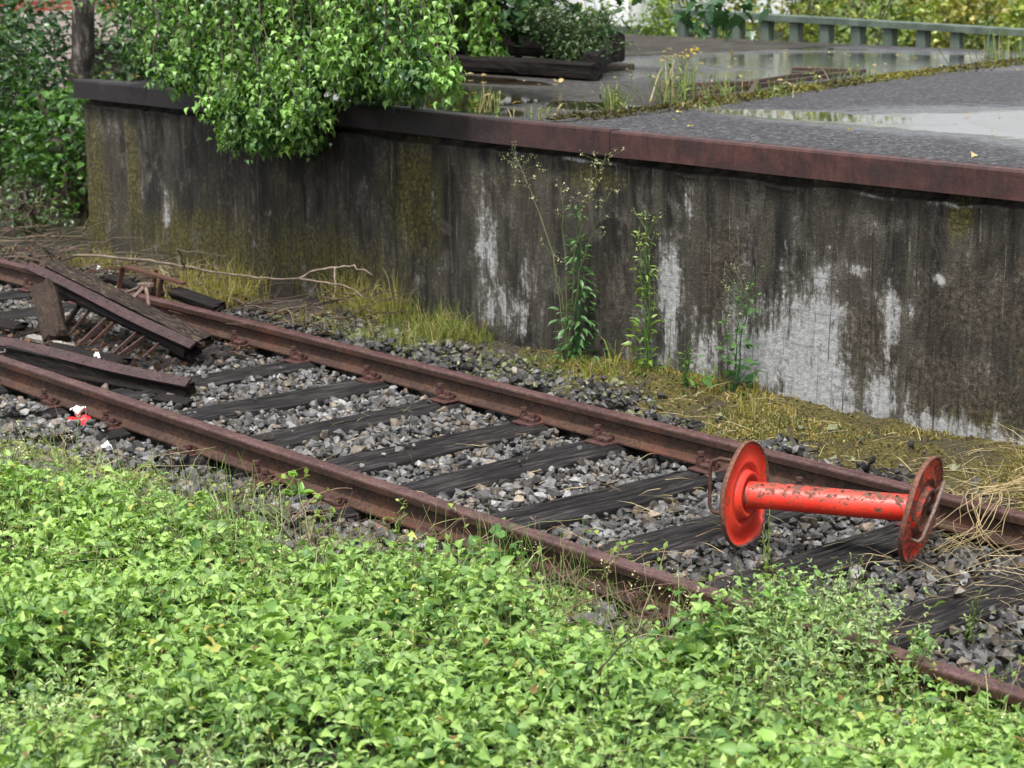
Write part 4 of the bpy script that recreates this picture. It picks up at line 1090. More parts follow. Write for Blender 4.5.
def grass_field():
    H = Heap()
    def tufts(N, x0, x1, y0, y1, hmin, hmax, cols, lean=0.5, prob=None, w=0.0019, bend=0.2, blades=9):
        X = rng.uniform(x0, x1, N); Y = rng.uniform(y0, y1, N)
        kk = rng.random(N) < sstep(-0.25, 0.45, vnoise(X, Y, 2.6, 140)); X, Y = X[kk], Y[kk]
        if prob is not None:
            k = rng.random(N) < prob(X, Y); X, Y = X[k], Y[k]
        n = len(X)
        hh = rng.uniform(hmin, hmax, n)
        B = np.repeat(np.stack([X, Y, floor_z(X, Y) - 0.002], axis=1), blades, axis=0) + rng.normal(0, 0.018, (n * blades, 3)) * [1, 1, 0]
        h2 = np.repeat(hh, blades) * rng.uniform(0.5, 1.15, n * blades)
        a = rng.uniform(0, 2 * math.pi, n * blades); l = np.abs(rng.normal(0, lean, n * blades))
        D = np.stack([np.cos(a) * np.sin(l), np.sin(a) * np.sin(l), np.cos(l)], axis=1) * h2[:, None]
        C = cmix(cols[0], cols[1], rng.random(n * blades)); dry = rng.random(n * blades) < cols[3]
        C[dry] = np.array(cols[2]) * rng.uniform(0.6, 1.2, (dry.sum(), 1))
        H.blades(B, B + D, w * rng.uniform(0.7, 1.5, n * blades), C, bend)
    G = ((0.075, 0.11, 0.018), (0.17, 0.19, 0.035), (0.3, 0.25, 0.12), 0.25)
    GY = ((0.12, 0.125, 0.02), (0.24, 0.21, 0.045), (0.32, 0.26, 0.13), 0.3)
    tufts(520, -5.9, -4.1, 2.0, 2.82, 0.08, 0.34, GY, 0.75)
    tufts(420, -4.3, -3.3, 2.15, 2.84, 0.06, 0.24, G, 0.75)
    tufts(340, -7.9, -5.6, 2.3, 2.82, 0.06, 0.2, GY, 0.6)
    tufts(240, -3.7, -2.6, 2.35, 2.84, 0.05, 0.13, G, 0.6)
    tufts(260, -11, -8.0, 1.5, 4.2, 0.12, 0.4, ((0.055, 0.08, 0.016), (0.13, 0.14, 0.035), (0.26, 0.22, 0.13), 0.35), 0.6)
    tufts(60, -2.2, -1.5, 2.35, 2.8, 0.06, 0.2, ((0.12, 0.2, 0.02), (0.22, 0.28, 0.04), (0.3, 0.2, 0.08), 0.15), 0.6)
    tufts(40, -1.5, -0.9, 2.35, 2.8, 0.05, 0.14, GY, 0.6)
    tufts(6500, -2.6, 2.6, 1.95, 2.84, 0.008, 0.035, ((0.075, 0.07, 0.016), (0.26, 0.21, 0.045), (0.36, 0.28, 0.14), 0.3), 1.0, w=0.0028)
    tufts(1100, -2.8, 1.0, 1.85, 2.7, 0.012, 0.05, ((0.045, 0.065, 0.02), (0.13, 0.16, 0.04), (0.3, 0.24, 0.12), 0.2), 1.0, w=0.003)
    # low dusty herbs over the stones by the rail
    tufts(1000, -5.0, -2.4, 1.85, 2.75, 0.02, 0.07, ((0.06, 0.085, 0.03), (0.13, 0.16, 0.06), (0.2, 0.19, 0.1), 0.2), 0.9)
    nb = 9000; X = rng.uniform(-4.6, 2.6, nb); Y = rng.uniform(1.85, 2.84, nb); P = np.stack([X, Y, floor_z(X, Y) + rng.uniform(0, 0.012, nb)], axis=1)
    H.add(scatter(QUAD, P, rng.normal(size=(nb, 3)) * [1, 1, 0.5], rng.normal(0, 0.6, (nb, 3)) + [0, 0, 1], rng.uniform(0.008, 0.026, nb), cmix((0.018, 0.014, 0.009), (0.2, 0.16, 0.05), rng.random(nb) ** 1.6)))
    tag(H.build('grass', 'grass'), 'wild yellow-green grass growing along the foot of the wall', None, None, 'stuff')
grass_field()

def straw():
    H = Heap()
    def put(N, x0, x1, y0, y1, z0, z1, L0, L1, dirx=None, w=0.0012):
        X = rng.uniform(x0, x1, N); Y = rng.uniform(y0, y1, N)
        B = np.stack([X, Y, np.where(Y > 1.75, floor_z(X, Y) - 0.035, ground_z(X, Y)) + rng.uniform(z0, z1, N)], axis=1)
        a = rng.uniform(0, 2 * math.pi, N) if dirx is None else rng.normal(dirx, 0.6, N)
        L = rng.uniform(L0, L1, N); el = rng.normal(0, 0.18, N)
        D = np.stack([np.cos(a) * np.cos(el), np.sin(a) * np.cos(el), np.sin(el)], axis=1) * L[:, None]
        C = cmix((0.22, 0.16, 0.085), (0.5, 0.41, 0.25), rng.random(N))
        H.blades(B, B + D, w * rng.uniform(0.6, 1.4, N), C, 0.06)
    put(1000, 0.55, 2.6, 1.75, 2.75, 0.04, 0.16, 0.1, 0.42)
    put(200, -1.4, 0.5, 1.9, 2.7, 0.04, 0.08, 0.06, 0.25)
    put(220, 0.85, 1.9, 1.0, 1.55, 0.05, 0.1, 0.08, 0.32)
    put(50, 1.3, 2.2, 0.7, 1.2, 0.05, 0.1, 0.08, 0.25)
    put(160, -2.6, 0.8, 0.1, 1.4, 0.055, 0.09, 0.05, 0.18)
    put(120, -4.5, -1.0, 1.7, 2.2, 0.05, 0.08, 0.05, 0.2)
    # stalks hanging over the rail down to the stones
    mb = MB()
    for i in range(18):
        x = rng.uniform(0.98, 1.10) if i < 14 else rng.uniform(1.3, 2.0)
        p = [(x + rng.normal(0, .12), 1.95 + rng.uniform(0, 0.5), -0.02 + rng.uniform(-.03, .03)), (x + rng.normal(0, .06), 1.70, 0.03 + rng.uniform(0, .03)), (x + rng.normal(0.03, .05), 1.56, 0.02 + rng.uniform(0, .03)),
             (x + rng.normal(0.05, .07), 1.46, -0.06), (x + rng.normal(0.06, .12), 1.36 + rng.normal(0, .08), -0.145)]
        if i % 5 == 0: p = p[:4]
        mb.tube(wobble(p, 12, 0.004, 900 + i), np.linspace(0.0024, 0.0012, 12), 4, np.array([0.36, 0.28, 0.16]) * rng.uniform(0.6, 1.2))
    H.mb(mb)
    tag(H.build('dry_straw', 'grass'), 'dry straw strewn over the moss, the far rail and the stones by the reel', None, None, 'stuff')
straw()

# ------------------------------------------------------------------ green ground cover in front
def ground_cover():
    H = Heap()
    N = 6200
    X = rng.uniform(-6.2, 3.6, N); Y = rng.uniform(-4.2, 0.5, N)
    inside = cover_y(X) - Y
    k = (inside > 0) & in_view(np.stack([X, Y, X * 0], axis=1), 240)
    while k.sum() < 6400:
        X2 = rng.uniform(-6.2, 3.6, N); Y2 = rng.uniform(-4.2, 0.5, N)
        X = np.concatenate([X, X2]); Y = np.concatenate([Y, Y2])
        inside = cover_y(X) - Y; k = (inside > 0) & in_view(np.stack([X, Y, X * 0], axis=1), 240)
    X, Y, inside = X[k], Y[k], inside[k]
    NX = 900; X3 = rng.uniform(0.9, 2.6, NX); Y3 = rng.uniform(-0.5, 0.45, NX); k3 = Y3 < cover_y(X3)
    X = np.concatenate([X, X3[k3]]); Y = np.concatenate([Y, Y3[k3]]); inside = cover_y(X) - Y
    # a sparse fringe at the left where stones show through
    left = sstep(-0.6, -1.6, X)
    thin = rng.random(len(X)) < np.where(inside < 0.35, 1 - 0.65 * left, 1.0)
    X, Y, inside, left = X[thin], Y[thin], inside[thin], left[thin]
    gap = (vnoise(X, Y, 3.3, 99) + 0.4 * vnoise(X, Y, 7, 100) > -0.8) | (X > 0.0) & (Y > -0.6)
    X, Y, inside, left = X[gap], Y[gap], inside[gap], left[gap]
    mound = 0.5 + 0.5 * vnoise(X, Y, 1.5, 91); m2 = 0.5 + 0.5 * vnoise(X, Y, 4.2, 92)
    h = (0.05 + 0.15 * sstep(0.0, 0.6, inside)) * (0.35 + 0.75 * mound + 0.7 * m2)
    h *= 1 - 0.45 * left * sstep(0.7, 0.0, inside)
    h = np.maximum(h, (0.27 + 0.09 * m2) * sstep(1.14, 1.32, X) * sstep(2.05, 1.75, X) * sstep(-0.75, -0.3, Y) * sstep(0.75, 0.1, Y)); h = np.maximum(h, (0.13 + 0.06 * m2) * sstep(1.5, 1.8, X) * sstep(-0.6, -0.3, Y)); h *= 1 - 0.5 * sstep(0.45, 0.6, X) * sstep(1.25, 1.1, X) * sstep(-0.7, -0.35, Y)
    kind = vnoise(X, Y, 0.8, 93) + 0.7 * vnoise(X, Y, 2.2, 94)
    tone = np.clip(0.5 + 0.45 * vnoise(X, Y, 1.1, 95) + 0.35 * vnoise(X, Y, 5.0, 96), 0, 1)
    P = []; D = []; Nn = []; Sz = []; C = []; Kd = []
    mb = MB()
    for i in range(len(X)):
        base = np.array([X[i], Y[i], ground_z(X[i], Y[i])])
        big = kind[i] > 0.2 + rng.normal(0, 0.15); wisp = (kind[i] < -0.15 + rng.normal(0, 0.15)); dock = rng.random() < 0.02
        lean = rng.normal(0, 0.3, 2); nn = int(rng.integers(3, 7)) + (3 if wisp else 0); a0 = rng.uniform(0, 2 * math.pi)
        top = base + np.array([lean[0] * h[i], lean[1] * h[i], h[i]])
        for j in range(nn):
            t = (j + 1) / nn
            p = base + (top - base) * t + rng.normal(0, 0.006, 3)
            for s in ((0, 1) if not wisp else (0, .5, 1, 1.5)):
                a = a0 + j * 1.57 + s * math.pi + rng.normal(0, 0.35)
                el = rng.normal(-0.1 + 0.45 * (t > 0.9), 0.42)
                P.append(p); D.append((math.cos(a) * math.cos(el), math.sin(a) * math.cos(el), math.sin(el)))
                Nn.append((rng.normal(-0.1, 0.5), rng.normal(-0.15, 0.5), 1.0))
                Sz.append((0.042 if big else 0.027) * rng.uniform(0.5, 1.5) * (1.05 - 0.35 * (t > 0.9)) * (0.8 + 0.2 * sstep(0, .5, inside[i])))
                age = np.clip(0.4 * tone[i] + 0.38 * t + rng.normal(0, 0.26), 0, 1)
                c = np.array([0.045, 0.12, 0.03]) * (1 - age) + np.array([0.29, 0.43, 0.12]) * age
                if not big: c = c * np.array([1.1, 1.03, 1.15])
                if rng.random() < 0.015: c = np.array([0.34, 0.33, 0.09])
                if rng.random() < 0.006: c = np.array([0.16, 0.1, 0.04])
                if wisp: c = c * np.array([1.2, 1.08, 1.5]) + 0.015; Sz[-1] *= 0.72
                if dock: c = c * np.array([0.85, 0.92, 0.8]); Sz[-1] *= 1.8
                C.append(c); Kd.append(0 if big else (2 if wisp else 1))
        if i % 3 == 0:
            mb.tube([base, (base + top) / 2 + rng.normal(0, 0.006, 3), top], [0.0025, 0.002, 0.0012], 3, np.array([0.1, 0.12, 0.04]) * rng.uniform(0.7, 1.5), False)
    P, D, Nn, Sz, C, Kd = map(np.array, (P, D, Nn, Sz, C, Kd))
    for q, T in enumerate((POINTED, SLIM, NARROW)):
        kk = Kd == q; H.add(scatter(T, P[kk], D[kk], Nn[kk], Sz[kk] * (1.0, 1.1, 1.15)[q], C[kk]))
    # grass stalks, dead stems with seed heads poking out, runners creeping over the rail
    for i in range(1500):
        x = rng.uniform(-4.5, 3.2); y = cover_y(x) - abs(rng.normal(0, 0.7)) - 0.02
        p = np.array([x, y, ground_z(x, y)]); L = rng.uniform(0.14, 0.36); a = rng.uniform(0, 6.28); l = abs(rng.normal(0, 0.35))
        d = np.array([math.cos(a) * math.sin(l), math.sin(a) * math.sin(l), math.cos(l)]) * L
        c = np.array([0.13, 0.2, 0.05]) if rng.random() < 0.6 else np.array([0.2, 0.15, 0.1])
        mb.tube(wobble([p, p + d * 0.6, p + d + np.array([math.cos(a), math.sin(a), -0.3]) * 0.04], 5, 0.004, i), np.linspace(0.0017, 0.0008, 5), 3, c * rng.uniform(0.7, 1.4), False)
    nb = 2600; xb = rng.uniform(-4.6, 3.2, nb); yb = cover_y(xb) - np.abs(rng.normal(0, 0.8, nb)); B = np.stack([xb, yb, ground_z(xb, yb) + rng.uniform(0.02, 0.12, nb)], axis=1)
    a = rng.uniform(0, 6.28, nb); l = np.abs(rng.normal(0.4, 0.4, nb)); Lb = rng.uniform(0.06, 0.22, nb)
    H.blades(B, B + np.stack([np.cos(a) * np.sin(l), np.sin(a) * np.sin(l), np.cos(l)], axis=1) * Lb[:, None], rng.uniform(0.0008, 0.0022, nb), cmix((0.12, 0.2, 0.05), (0.38, 0.42, 0.2), rng.random(nb)), 0.15)
    # yellowish seedlings straying over the stones at the left
    ns = 2600; xs_ = rng.uniform(-4.2, -0.2, ns); ys_ = cover_y(xs_) + np.abs(rng.normal(0, 0.13, ns)) - 0.05; kk = (ys_ < -0.1) & (rng.random(ns) < sstep(-0.2, 0.4, vnoise(xs_, ys_, 3.0, 97) + 0.35)); xs_, ys_ = xs_[kk], ys_[kk]; ns = len(xs_)
    P2 = np.stack([xs_, ys_, ground_z(xs_, ys_) + rng.uniform(0.04, 0.10, ns)], axis=1)
    H.add(scatter(SLIM, P2, rng.normal(size=(ns, 3)) * [1, 1, 0.5], rng.normal(0, 0.5, (ns, 3)) + [0, 0, 1], rng.uniform(0.014, 0.034, ns), cmix((0.11, 0.16, 0.035), (0.32, 0.34, 0.11), rng.random(ns))))
    for i in range(95):
        x = rng.choice([rng.uniform(0.15, 0.95), rng.uniform(-1.2, 0.2), rng.uniform(1.6, 2.3), rng.uniform(1.1, 1.6)]); y = cover_y(x) - 0.05
        a = rng.normal(1.4, 0.8); L = rng.uniform(0.12, 0.36); p = np.array([x, y, ground_z(x, y) + 0.05]); d = np.array([math.cos(a) * L, math.sin(a) * L, rng.uniform(0.05, 0.22)])
        Q = wobble([p, p + d * 0.6 + np.array([0, 0, 0.03]), p + d - np.array([0, 0, 0.03])], 8, 0.008, i + 50)
        mb.tube(Q, np.linspace(0.0028, 0.0012, 8), 4, np.array([0.19, 0.12, 0.085]) * rng.uniform(0.6, 1.6), False)
        n = 5 if rng.random() < 0.6 else 0
        if n:
            q = Q[rng.integers(3, 8, n)]
            H.add(scatter(LEAF, q, rng.normal(size=(n, 3)), rng.normal(0, 0.4, (n, 3)) + [0, 0, 1], rng.uniform(0.018, 0.034, n), cmix((0.11, 0.2, 0.03), (0.24, 0.32, 0.07), rng.random(n))))
    # long weak stems lying over the leaves and small cream flower heads
    for i in range(260):
        x = rng.uniform(-4.2, 3.0); y = cover_y(x) - 0.15 - abs(rng.normal(0, 0.7)); a = rng.uniform(0, 6.28); L = rng.uniform(0.15, 0.5)
        p = np.array([x, y, ground_z(x, y) + rng.uniform(0.10, 0.2)]); d = np.array([math.cos(a), math.sin(a), rng.normal(0.12, 0.2)]) * L
        mb.tube(wobble([p, p + d * 0.5 + [0, 0, 0.03], p + d], 6, 0.007, i + 7), np.linspace(0.002, 0.001, 6), 3, np.array([[0.28, 0.3, 0.13], [0.2, 0.13, 0.09], [0.34, 0.3, 0.2]][i % 3]) * rng.uniform(0.6, 1.3), False)
    nf = 420; xf = rng.uniform(-4.2, 3.0, nf); yf_ = cover_y(xf) - 0.1 - np.abs(rng.normal(0, 0.7, nf)); kf = vnoise(xf, yf_, 1.6, 98) > 0.05; xf, yf_ = xf[kf], yf_[kf]; nf = len(xf)
    Pf = np.repeat(np.stack([xf, yf_, ground_z(xf, yf_) + rng.uniform(0.14, 0.26, nf)], axis=1), 7, axis=0); Pf = Pf + rng.normal(0, 0.009, Pf.shape)
    H.add(scatter(QUAD, Pf, rng.normal(size=Pf.shape), rng.normal(0, 0.5, Pf.shape) + [0, 0, 1], rng.uniform(0.006, 0.012, len(Pf)), cmix((0.4, 0.42, 0.2), (0.62, 0.6, 0.42), rng.random(len(Pf)))))
    # one tall dark dead stalk
    mb.tube(wobble([(1.42, -0.95, -0.15), (1.44, -0.93, 0.1), (1.55, -0.8, 0.27)], 10, 0.004, 77), np.linspace(0.005, 0.002, 10), 5, (0.05, 0.045, 0.03))
    H.mb(mb)
    tag(H.build('ground_cover', 'cover', smooth=True), 'bright green mat of small-leaved weeds filling the foreground', None, None, 'stuff')
ground_cover()

# ------------------------------------------------------------------ plants
def stem_plant(name, label, base, height, wid, nleaf, tmpl, lsize, cols, lean=(0, 0), stems=1, mat='leaf', group=None, flowers=None, droop=0.0, cat='weed', tilt=0.0):
    t = thing(name, label, cat, base, group)
    b = np.array(base); sm = MB(); H = Heap()
    for s in range(stems):
        off = np.array([rng.normal(0, wid * 0.25), rng.normal(0, wid * 0.12), 0]) if stems > 1 else np.zeros(3)
        hh = height * (1 if s == 0 else rng.uniform(0.55, 0.95))
        Q = wobble([(0, 0, 0), off * 0.5 + (lean[0] * 0.4, lean[1] * 0.4, hh * 0.5), off + (lean[0], lean[1], hh)], 14, 0.006, int(abs(base[0]) * 100) + s)
        sm.tube(Q, np.linspace(0.0055, 0.0018, 14), 5, np.array(cols[0]) * 0.9)
        n = int(nleaf * hh / height / stems)
        u = np.clip(rng.choice(rng.uniform(0.04, 1, max(4, int(6 + 14 * hh))), n) + rng.normal(0, 0.018, n), 0.03, 1); p = np.stack([np.interp(u * 13, np.arange(14), Q[:, k]) for k in range(3)], axis=1)
        a = rng.uniform(0, 6.28, n); el = rng.normal(0.15 - droop, 0.4, n)
        spread = wid * (1.05 - 0.75 * u) * rng.uniform(0.1, 1, n)
        d = np.stack([np.cos(a) * np.cos(el), np.sin(a) * np.cos(el), np.sin(el)], axis=1)
        p = p + d * spread[:, None]
        H.add(scatter(tmpl, p, d + [0, 0, -droop * 0.5], rng.normal(0, 0.35, (n, 3)) + [0, 0, 1], lsize * (1.15 - 0.6 * u) * rng.uniform(0.6, 1.3, n), cmix(cols[0], cols[1], np.clip(u * 0.6 + rng.normal(0.2, 0.25, n), 0, 1))))
        for q in range(0, n, 3):
            sm.tube([p[q] - d[q] * spread[q], p[q]], [0.0015, 0.001], 3, cols[0], False)
    sm.build('stem', 'leaf', t, True, colattr=True)
    H.build('leaves', mat, t, True)
    if flowers:
        F = Heap(); fm = MB(); fn, fz0, fw, fs, fc = flowers
        for q in range(fn):
            z = rng.uniform(fz0, height * 1.02); p0 = np.array([lean[0] * z / height, lean[1] * z / height, z - 0.1])
            p1 = np.array([lean[0] * z / height + rng.normal(0, fw), lean[1] * z / height + rng.normal(0, fw * 0.4), z])
            fm.tube([p0, (p0 + p1) / 2, p1], [0.0015, 0.0012, 0.0008], 3, cols[0], False)
            k = 5; pp = p1 + rng.normal(0, fs * 0.6, (k, 3)); F.add(scatter(QUAD, pp, rng.normal(size=(k, 3)), rng.normal(size=(k, 3)), fs * rng.uniform(0.6, 1.2, k), cmix(fc, np.array(fc) * 0.7, rng.random(k))))
        F.mb(fm); F.build('seed_heads', 'grass', t)
    return t
stem_plant('mugwort', 'dense dark green feathery weed growing against the wall', (-2.5, 2.74, -0.17), 0.92, 0.15, 330, NARROW, 0.066, ((0.03, 0.085, 0.026), (0.10, 0.20, 0.065)), (-0.02, 0.02), 4, 'leaf', droop=0.3)
# tall gone-to-seed stalks beside it
def seed_stalk(label, base, forks, seed, col=(0.12, 0.13, 0.06), heads=(0.42, 0.4, 0.25)):
    t = thing('seed_stalk', label, 'weed', base); b = np.array(base); sm = MB(); H = Heap(); r = np.random.default_rng(seed)
    for (x, y, z, n) in forks:
        mid = np.array([x * 0.25, y * 0.5, z * 0.55])
        Q = wobble([(0, 0, 0), mid, (x * 0.62, y, z * 0.8), (x, y, z)], 16, 0.004, seed + n); sm.tube(Q, np.linspace(0.0045, 0.0014, 16), 5, col)
        for k in range(n):
            u = r.uniform(9, 15); p = np.array([np.interp(u, np.arange(16), Q[:, c]) for c in range(3)])
            e = p + np.array([r.normal(0, 0.06), r.normal(0, 0.025), r.uniform(0.0, 0.09)])
            sm.tube([p, (p + e) / 2 + r.normal(0, 0.004, 3), e], [0.0014, 0.001, 0.0007], 3, col, False)
            q = 6; H.add(scatter(QUAD, e + r.normal(0, 0.008, (q, 3)), r.normal(size=(q, 3)), r.normal(size=(q, 3)), r.uniform(0.007, 0.016, q), cmix(heads, (0.25, 0.26, 0.12), r.random(q))))
    sm.build('stem', 'leaf', t, True, colattr=True); H.build('seed_heads', 'grass', t)
seed_stalk('tall forked stalk with fluffy pale seed heads rising above the dark feathery weed', (-2.52, 2.68, -0.17), [(-0.42, -0.02, 1.17, 22), (0.33, -0.03, 1.24, 24), (-0.06, 0.0, 1.02, 6), (0.3, 0.03, 1.02, 10), (-0.12, 0.0, 0.62, 5)], 5)
stem_plant('ragwort', 'light green slender weed with yellowish buds, between the dark feathery weed and the round-leaved one', (-1.9, 2.7, -0.15), 0.92, 0.11, 150, NARROW, 0.058, ((0.07, 0.15, 0.02), (0.2, 0.3, 0.05)), (-0.05, 0.03), 3, flowers=(18, 0.6, 0.08, 0.012, (0.36, 0.38, 0.12)))
stem_plant('columbine', 'thin weed with round leaves against the white lime patch', (-1.28, 2.7, -0.16), 0.72, 0.15, 120, ROUND, 0.05, ((0.03, 0.085, 0.025), (0.09, 0.18, 0.05)), (0.02, 0.04), 3, flowers=(14, 0.45, 0.12, 0.012, (0.4, 0.42, 0.25)))
stem_plant('low_weed', 'low leafy weed on the stones in front of the dark feathery weed', (-2.35, 2.45, -0.17), 0.12, 0.08, 40, LEAF, 0.03, ((0.06, 0.1, 0.02), (0.12, 0.17, 0.04)))
stem_plant('low_weed', 'small green weed at the wall left of the white lime patch', (-1.55, 2.62, -0.16), 0.3, 0.1, 70, LEAF, 0.035, ((0.05, 0.12, 0.02), (0.13, 0.22, 0.04)), stems=3)
# wispy weeds in the track by the reel
stem_plant('wispy_weed', 'thin pale weed standing in front of the red reel drum', (0.74, 0.62, -0.16), 0.26, 0.06, 34, LEAF, 0.024, ((0.12, 0.17, 0.04), (0.26, 0.32, 0.1)), (-0.03, 0.03), 3)
stem_plant('wispy_weed', 'thin pale weed on the stones left of the broad grey sleeper', (1.2, 0.55, -0.16), 0.22, 0.07, 26, LEAF, 0.022, ((0.12, 0.17, 0.05), (0.24, 0.3, 0.1)), (0.02, 0.02), 3)
stem_plant('wispy_weed', 'wispy weed in front of the broad grey sleeper at right', (1.64, 0.62, -0.16), 0.2, 0.1, 34, LEAF, 0.02, ((0.12, 0.17, 0.05), (0.24, 0.3, 0.1)), (0.02, 0.02), 4)
stem_plant('nettle', 'fresh light green nettle at the near rail where the leaves begin', (-1.18, -0.16, -0.17), 0.17, 0.07, 36, LEAF, 0.062, ((0.06, 0.17, 0.02), (0.17, 0.33, 0.04)), (0.0, 0.0), 3)

stem_plant('bindweed', 'dark heart-leaved clump at the near rail in front of the split sleeper', (0.02, -0.14, -0.17), 0.20, 0.15, 70, ROUND, 0.06, ((0.03, 0.10, 0.022), (0.09, 0.21, 0.05)), (0.04, 0.03), 5)
stem_plant('bindweed', 'big-leaved green clump leaning on the near rail below the left flange of the red reel', (1.36, 0.0, -0.17), 0.26, 0.13, 80, ROUND, 0.065, ((0.04, 0.13, 0.022), (0.14, 0.30, 0.05)), (0.0, 0.02), 5)
stem_plant('wispy_weed', 'pale leggy weed sprouting beside the near rail, left of the heart-leaved clump', (-0.52, -0.16, -0.17), 0.2, 0.06, 24, LEAF, 0.026, ((0.15, 0.2, 0.05), (0.3, 0.34, 0.1)), (0.03, 0.03), 4)

# ------------------------------------------------------------------ weeds and joint on the platform
def joint_moss():
    H = Heap(); r = rng
    N = 9000
    y = r.uniform(2.95, 12.3, N); w = 0.10 + 0.05 * vnoise(y, y * 0, 1.3, 120) + 0.05 * sstep(4.5, 7, y)
    x = JX(y) + r.normal(0, 1, N) * w * 0.6
    P = np.stack([x, y, np.full(N, 1.165) + 0.03 * np.exp(-((x - JX(y)) / 0.09) ** 2)], axis=1)
    gold = 0.5 + 0.5 * vnoise(x, y, 2.0, 121)
    C = cmix((0.045, 0.04, 0.022), (0.17, 0.155, 0.03), np.clip(gold * sstep(3.5, 5.5, y) + r.normal(0, 0.2, N), 0, 1))
    d = r.normal(size=(N, 3)); d[:, 2] = np.abs(d[:, 2]) * 0.6
    H.add(scatter(QUAD, P, d, r.normal(0, 0.5, (N, 3)) + [0, 0, 1], r.uniform(0.015, 0.045, N), C))
    tag(H.build('joint_moss', 'grass'), 'golden moss strip along the raised joint across the wet asphalt', None, None, 'stuff')
joint_moss()
def tuft(label, x, y, h, n, spread, seed, dry=0.2, group='grass tufts on the platform'):
    r = np.random.default_rng(seed); t = thing('grass_tuft', label, 'grass tuft', (x, y, 1.155), None)
    H = Heap(); B = r.normal(0, spread * 0.35, (n, 3)) * [1, 1, 0]
    a = r.uniform(0, 6.28, n); l = np.abs(r.normal(0, 0.45, n)); L = h * r.uniform(0.5, 1.1, n)
    D = np.stack([np.cos(a) * np.sin(l), np.sin(a) * np.sin(l), np.cos(l)], axis=1) * L[:, None]
    C = cmix((0.06, 0.1, 0.03), (0.17, 0.22, 0.07), r.random(n)); k = r.random(n) < dry; C[k] = np.array([0.3, 0.25, 0.14])
    H.blades(B, B + D, 0.0035 * r.uniform(0.7, 1.4, n), C, 0.1)
    q = n // 2; H.add(scatter(NARROW, B[:q] + D[:q] * r.uniform(0.3, 0.9, (q, 1)), r.normal(size=(q, 3)), r.normal(0, 0.4, (q, 3)) + [0, 0, 1], r.uniform(0.03, 0.07, q), C[:q]))
    H.build('blades', 'grass', t)
tuft('small bright grass tuft on the platform near the steel edge, left of the rusty frame', -3.28, 3.8, 0.2, 90, 0.14, 1)
tuft('tall bushy tuft growing in the rusty frame on the platform', -3.75, 4.85, 0.32, 90, 0.3, 2)
tuft('second bushy tuft beside the rusty frame on the right', -3.55, 5.15, 0.22, 50, 0.3, 3)
tuft('loose tuft on the joint behind the long puddle', -3.45, 5.5, 0.13, 34, 0.3, 4)
tuft('low dry tuft on the joint at the head of the long puddle', -2.95, 4.3, 0.08, 40, 0.3, 5, 0.45)
tuft('tuft on the joint beside the flat iron bar', -4.0, 7.0, 0.2, 45, 0.3, 6)
tuft('low tuft on the joint before the flat iron bar', -3.8, 6.2, 0.12, 36, 0.35, 7)
tuft('tall pale tuft at the far end of the joint by the right picture edge', -4.75, 10.3, 0.36, 100, 0.45, 8)
tuft('sparse dry grass at the platform edge beside the muddy puddle', -3.3, 3.25, 0.08, 30, 0.4, 9, 0.5)
tuft('sparse stalk rising from the muddy puddle edge', -3.9, 3.3, 0.2, 20, 0.12, 10, 0.6)

# rusty frame and flat bar let into the asphalt
fo = np.array([-4.2, 5.2, 1.15])
fr_ = thing('scrap_iron', 'rusty iron surround half sunk in the asphalt, overgrown by tufts', 'iron frame', tuple(fo))
for a_, b_ in (((-3.85, 4.85), (-4.75, 5.75)), ((-4.75, 5.75), (-4.3, 6.3)), ((-3.85, 4.85), (-3.5, 5.3)), ((-3.5, 5.3), (-4.3, 6.3))):
    m = MB(); pa = np.array([*a_, 1.172]); pb = np.array([*b_, 1.172 + 0.02]); m.box((pa + pb) / 2 - fo, (np.linalg.norm(pb - pa), 0.04, 0.03), axes(pa, pb), 0.004); m.build('frame_bar', 'dark_iron', fr_)
m = MB(); pa = np.array([-4.02, 5.3, 1.166]); pb = np.array([-4.95, 8.4, 1.166]); f = axes(pa, pb); m.box((pa + pb) / 2, (np.linalg.norm(pb - pa), 0.03, 0.03), f, 0.004)
pa2 = np.array([-4.95, 8.45, 1.166]); pb2 = np.array([-5.55, 8.2, 1.166]); m.box((pa2 + pb2) / 2, (np.linalg.norm(pb2 - pa2), 0.035, 0.03), axes(pa2, pb2), 0.004)
pa3 = np.array([-4.22, 5.35, 1.162]); pb3 = np.array([-5.2, 8.2, 1.162]); m.box((pa3 + pb3) / 2, (np.linalg.norm(pb3 - pa3), 0.03, 0.03), axes(pa3, pb3), 0.004)
tag(m.build('iron_bar', 'dark_iron'), 'dark flat iron bar with a bent end, lying along the mossy joint', 'iron bar')

# fallen leaves on the platform
def fallen():
    H = Heap(); N = 360
    X = rng.uniform(-9, 1.5, N); Y = rng.uniform(3.0, 11, N)
    k = rng.random(N) < np.where(X < JX(Y), 0.9, 0.12); X, Y = X[k], Y[k]; N = len(X)
    P = np.stack([X, Y, np.full(N, 1.172)], axis=1); P[:, 2] += np.where(X > JX(Y), 0.015, 0.0)
    H.add(scatter(LEAF, P, rng.normal(size=(N, 3)) * [1, 1, 0.15], rng.normal(0, 0.2, (N, 3)) + [0, 0, 1], rng.uniform(0.03, 0.065, N), cmix((0.2, 0.12, 0.04), (0.5, 0.42, 0.2), rng.random(N))))
    tag(H.build('fallen_leaves', 'grass'), 'scattered yellow fallen leaves on the wet platform', None, None, 'stuff')
fallen()

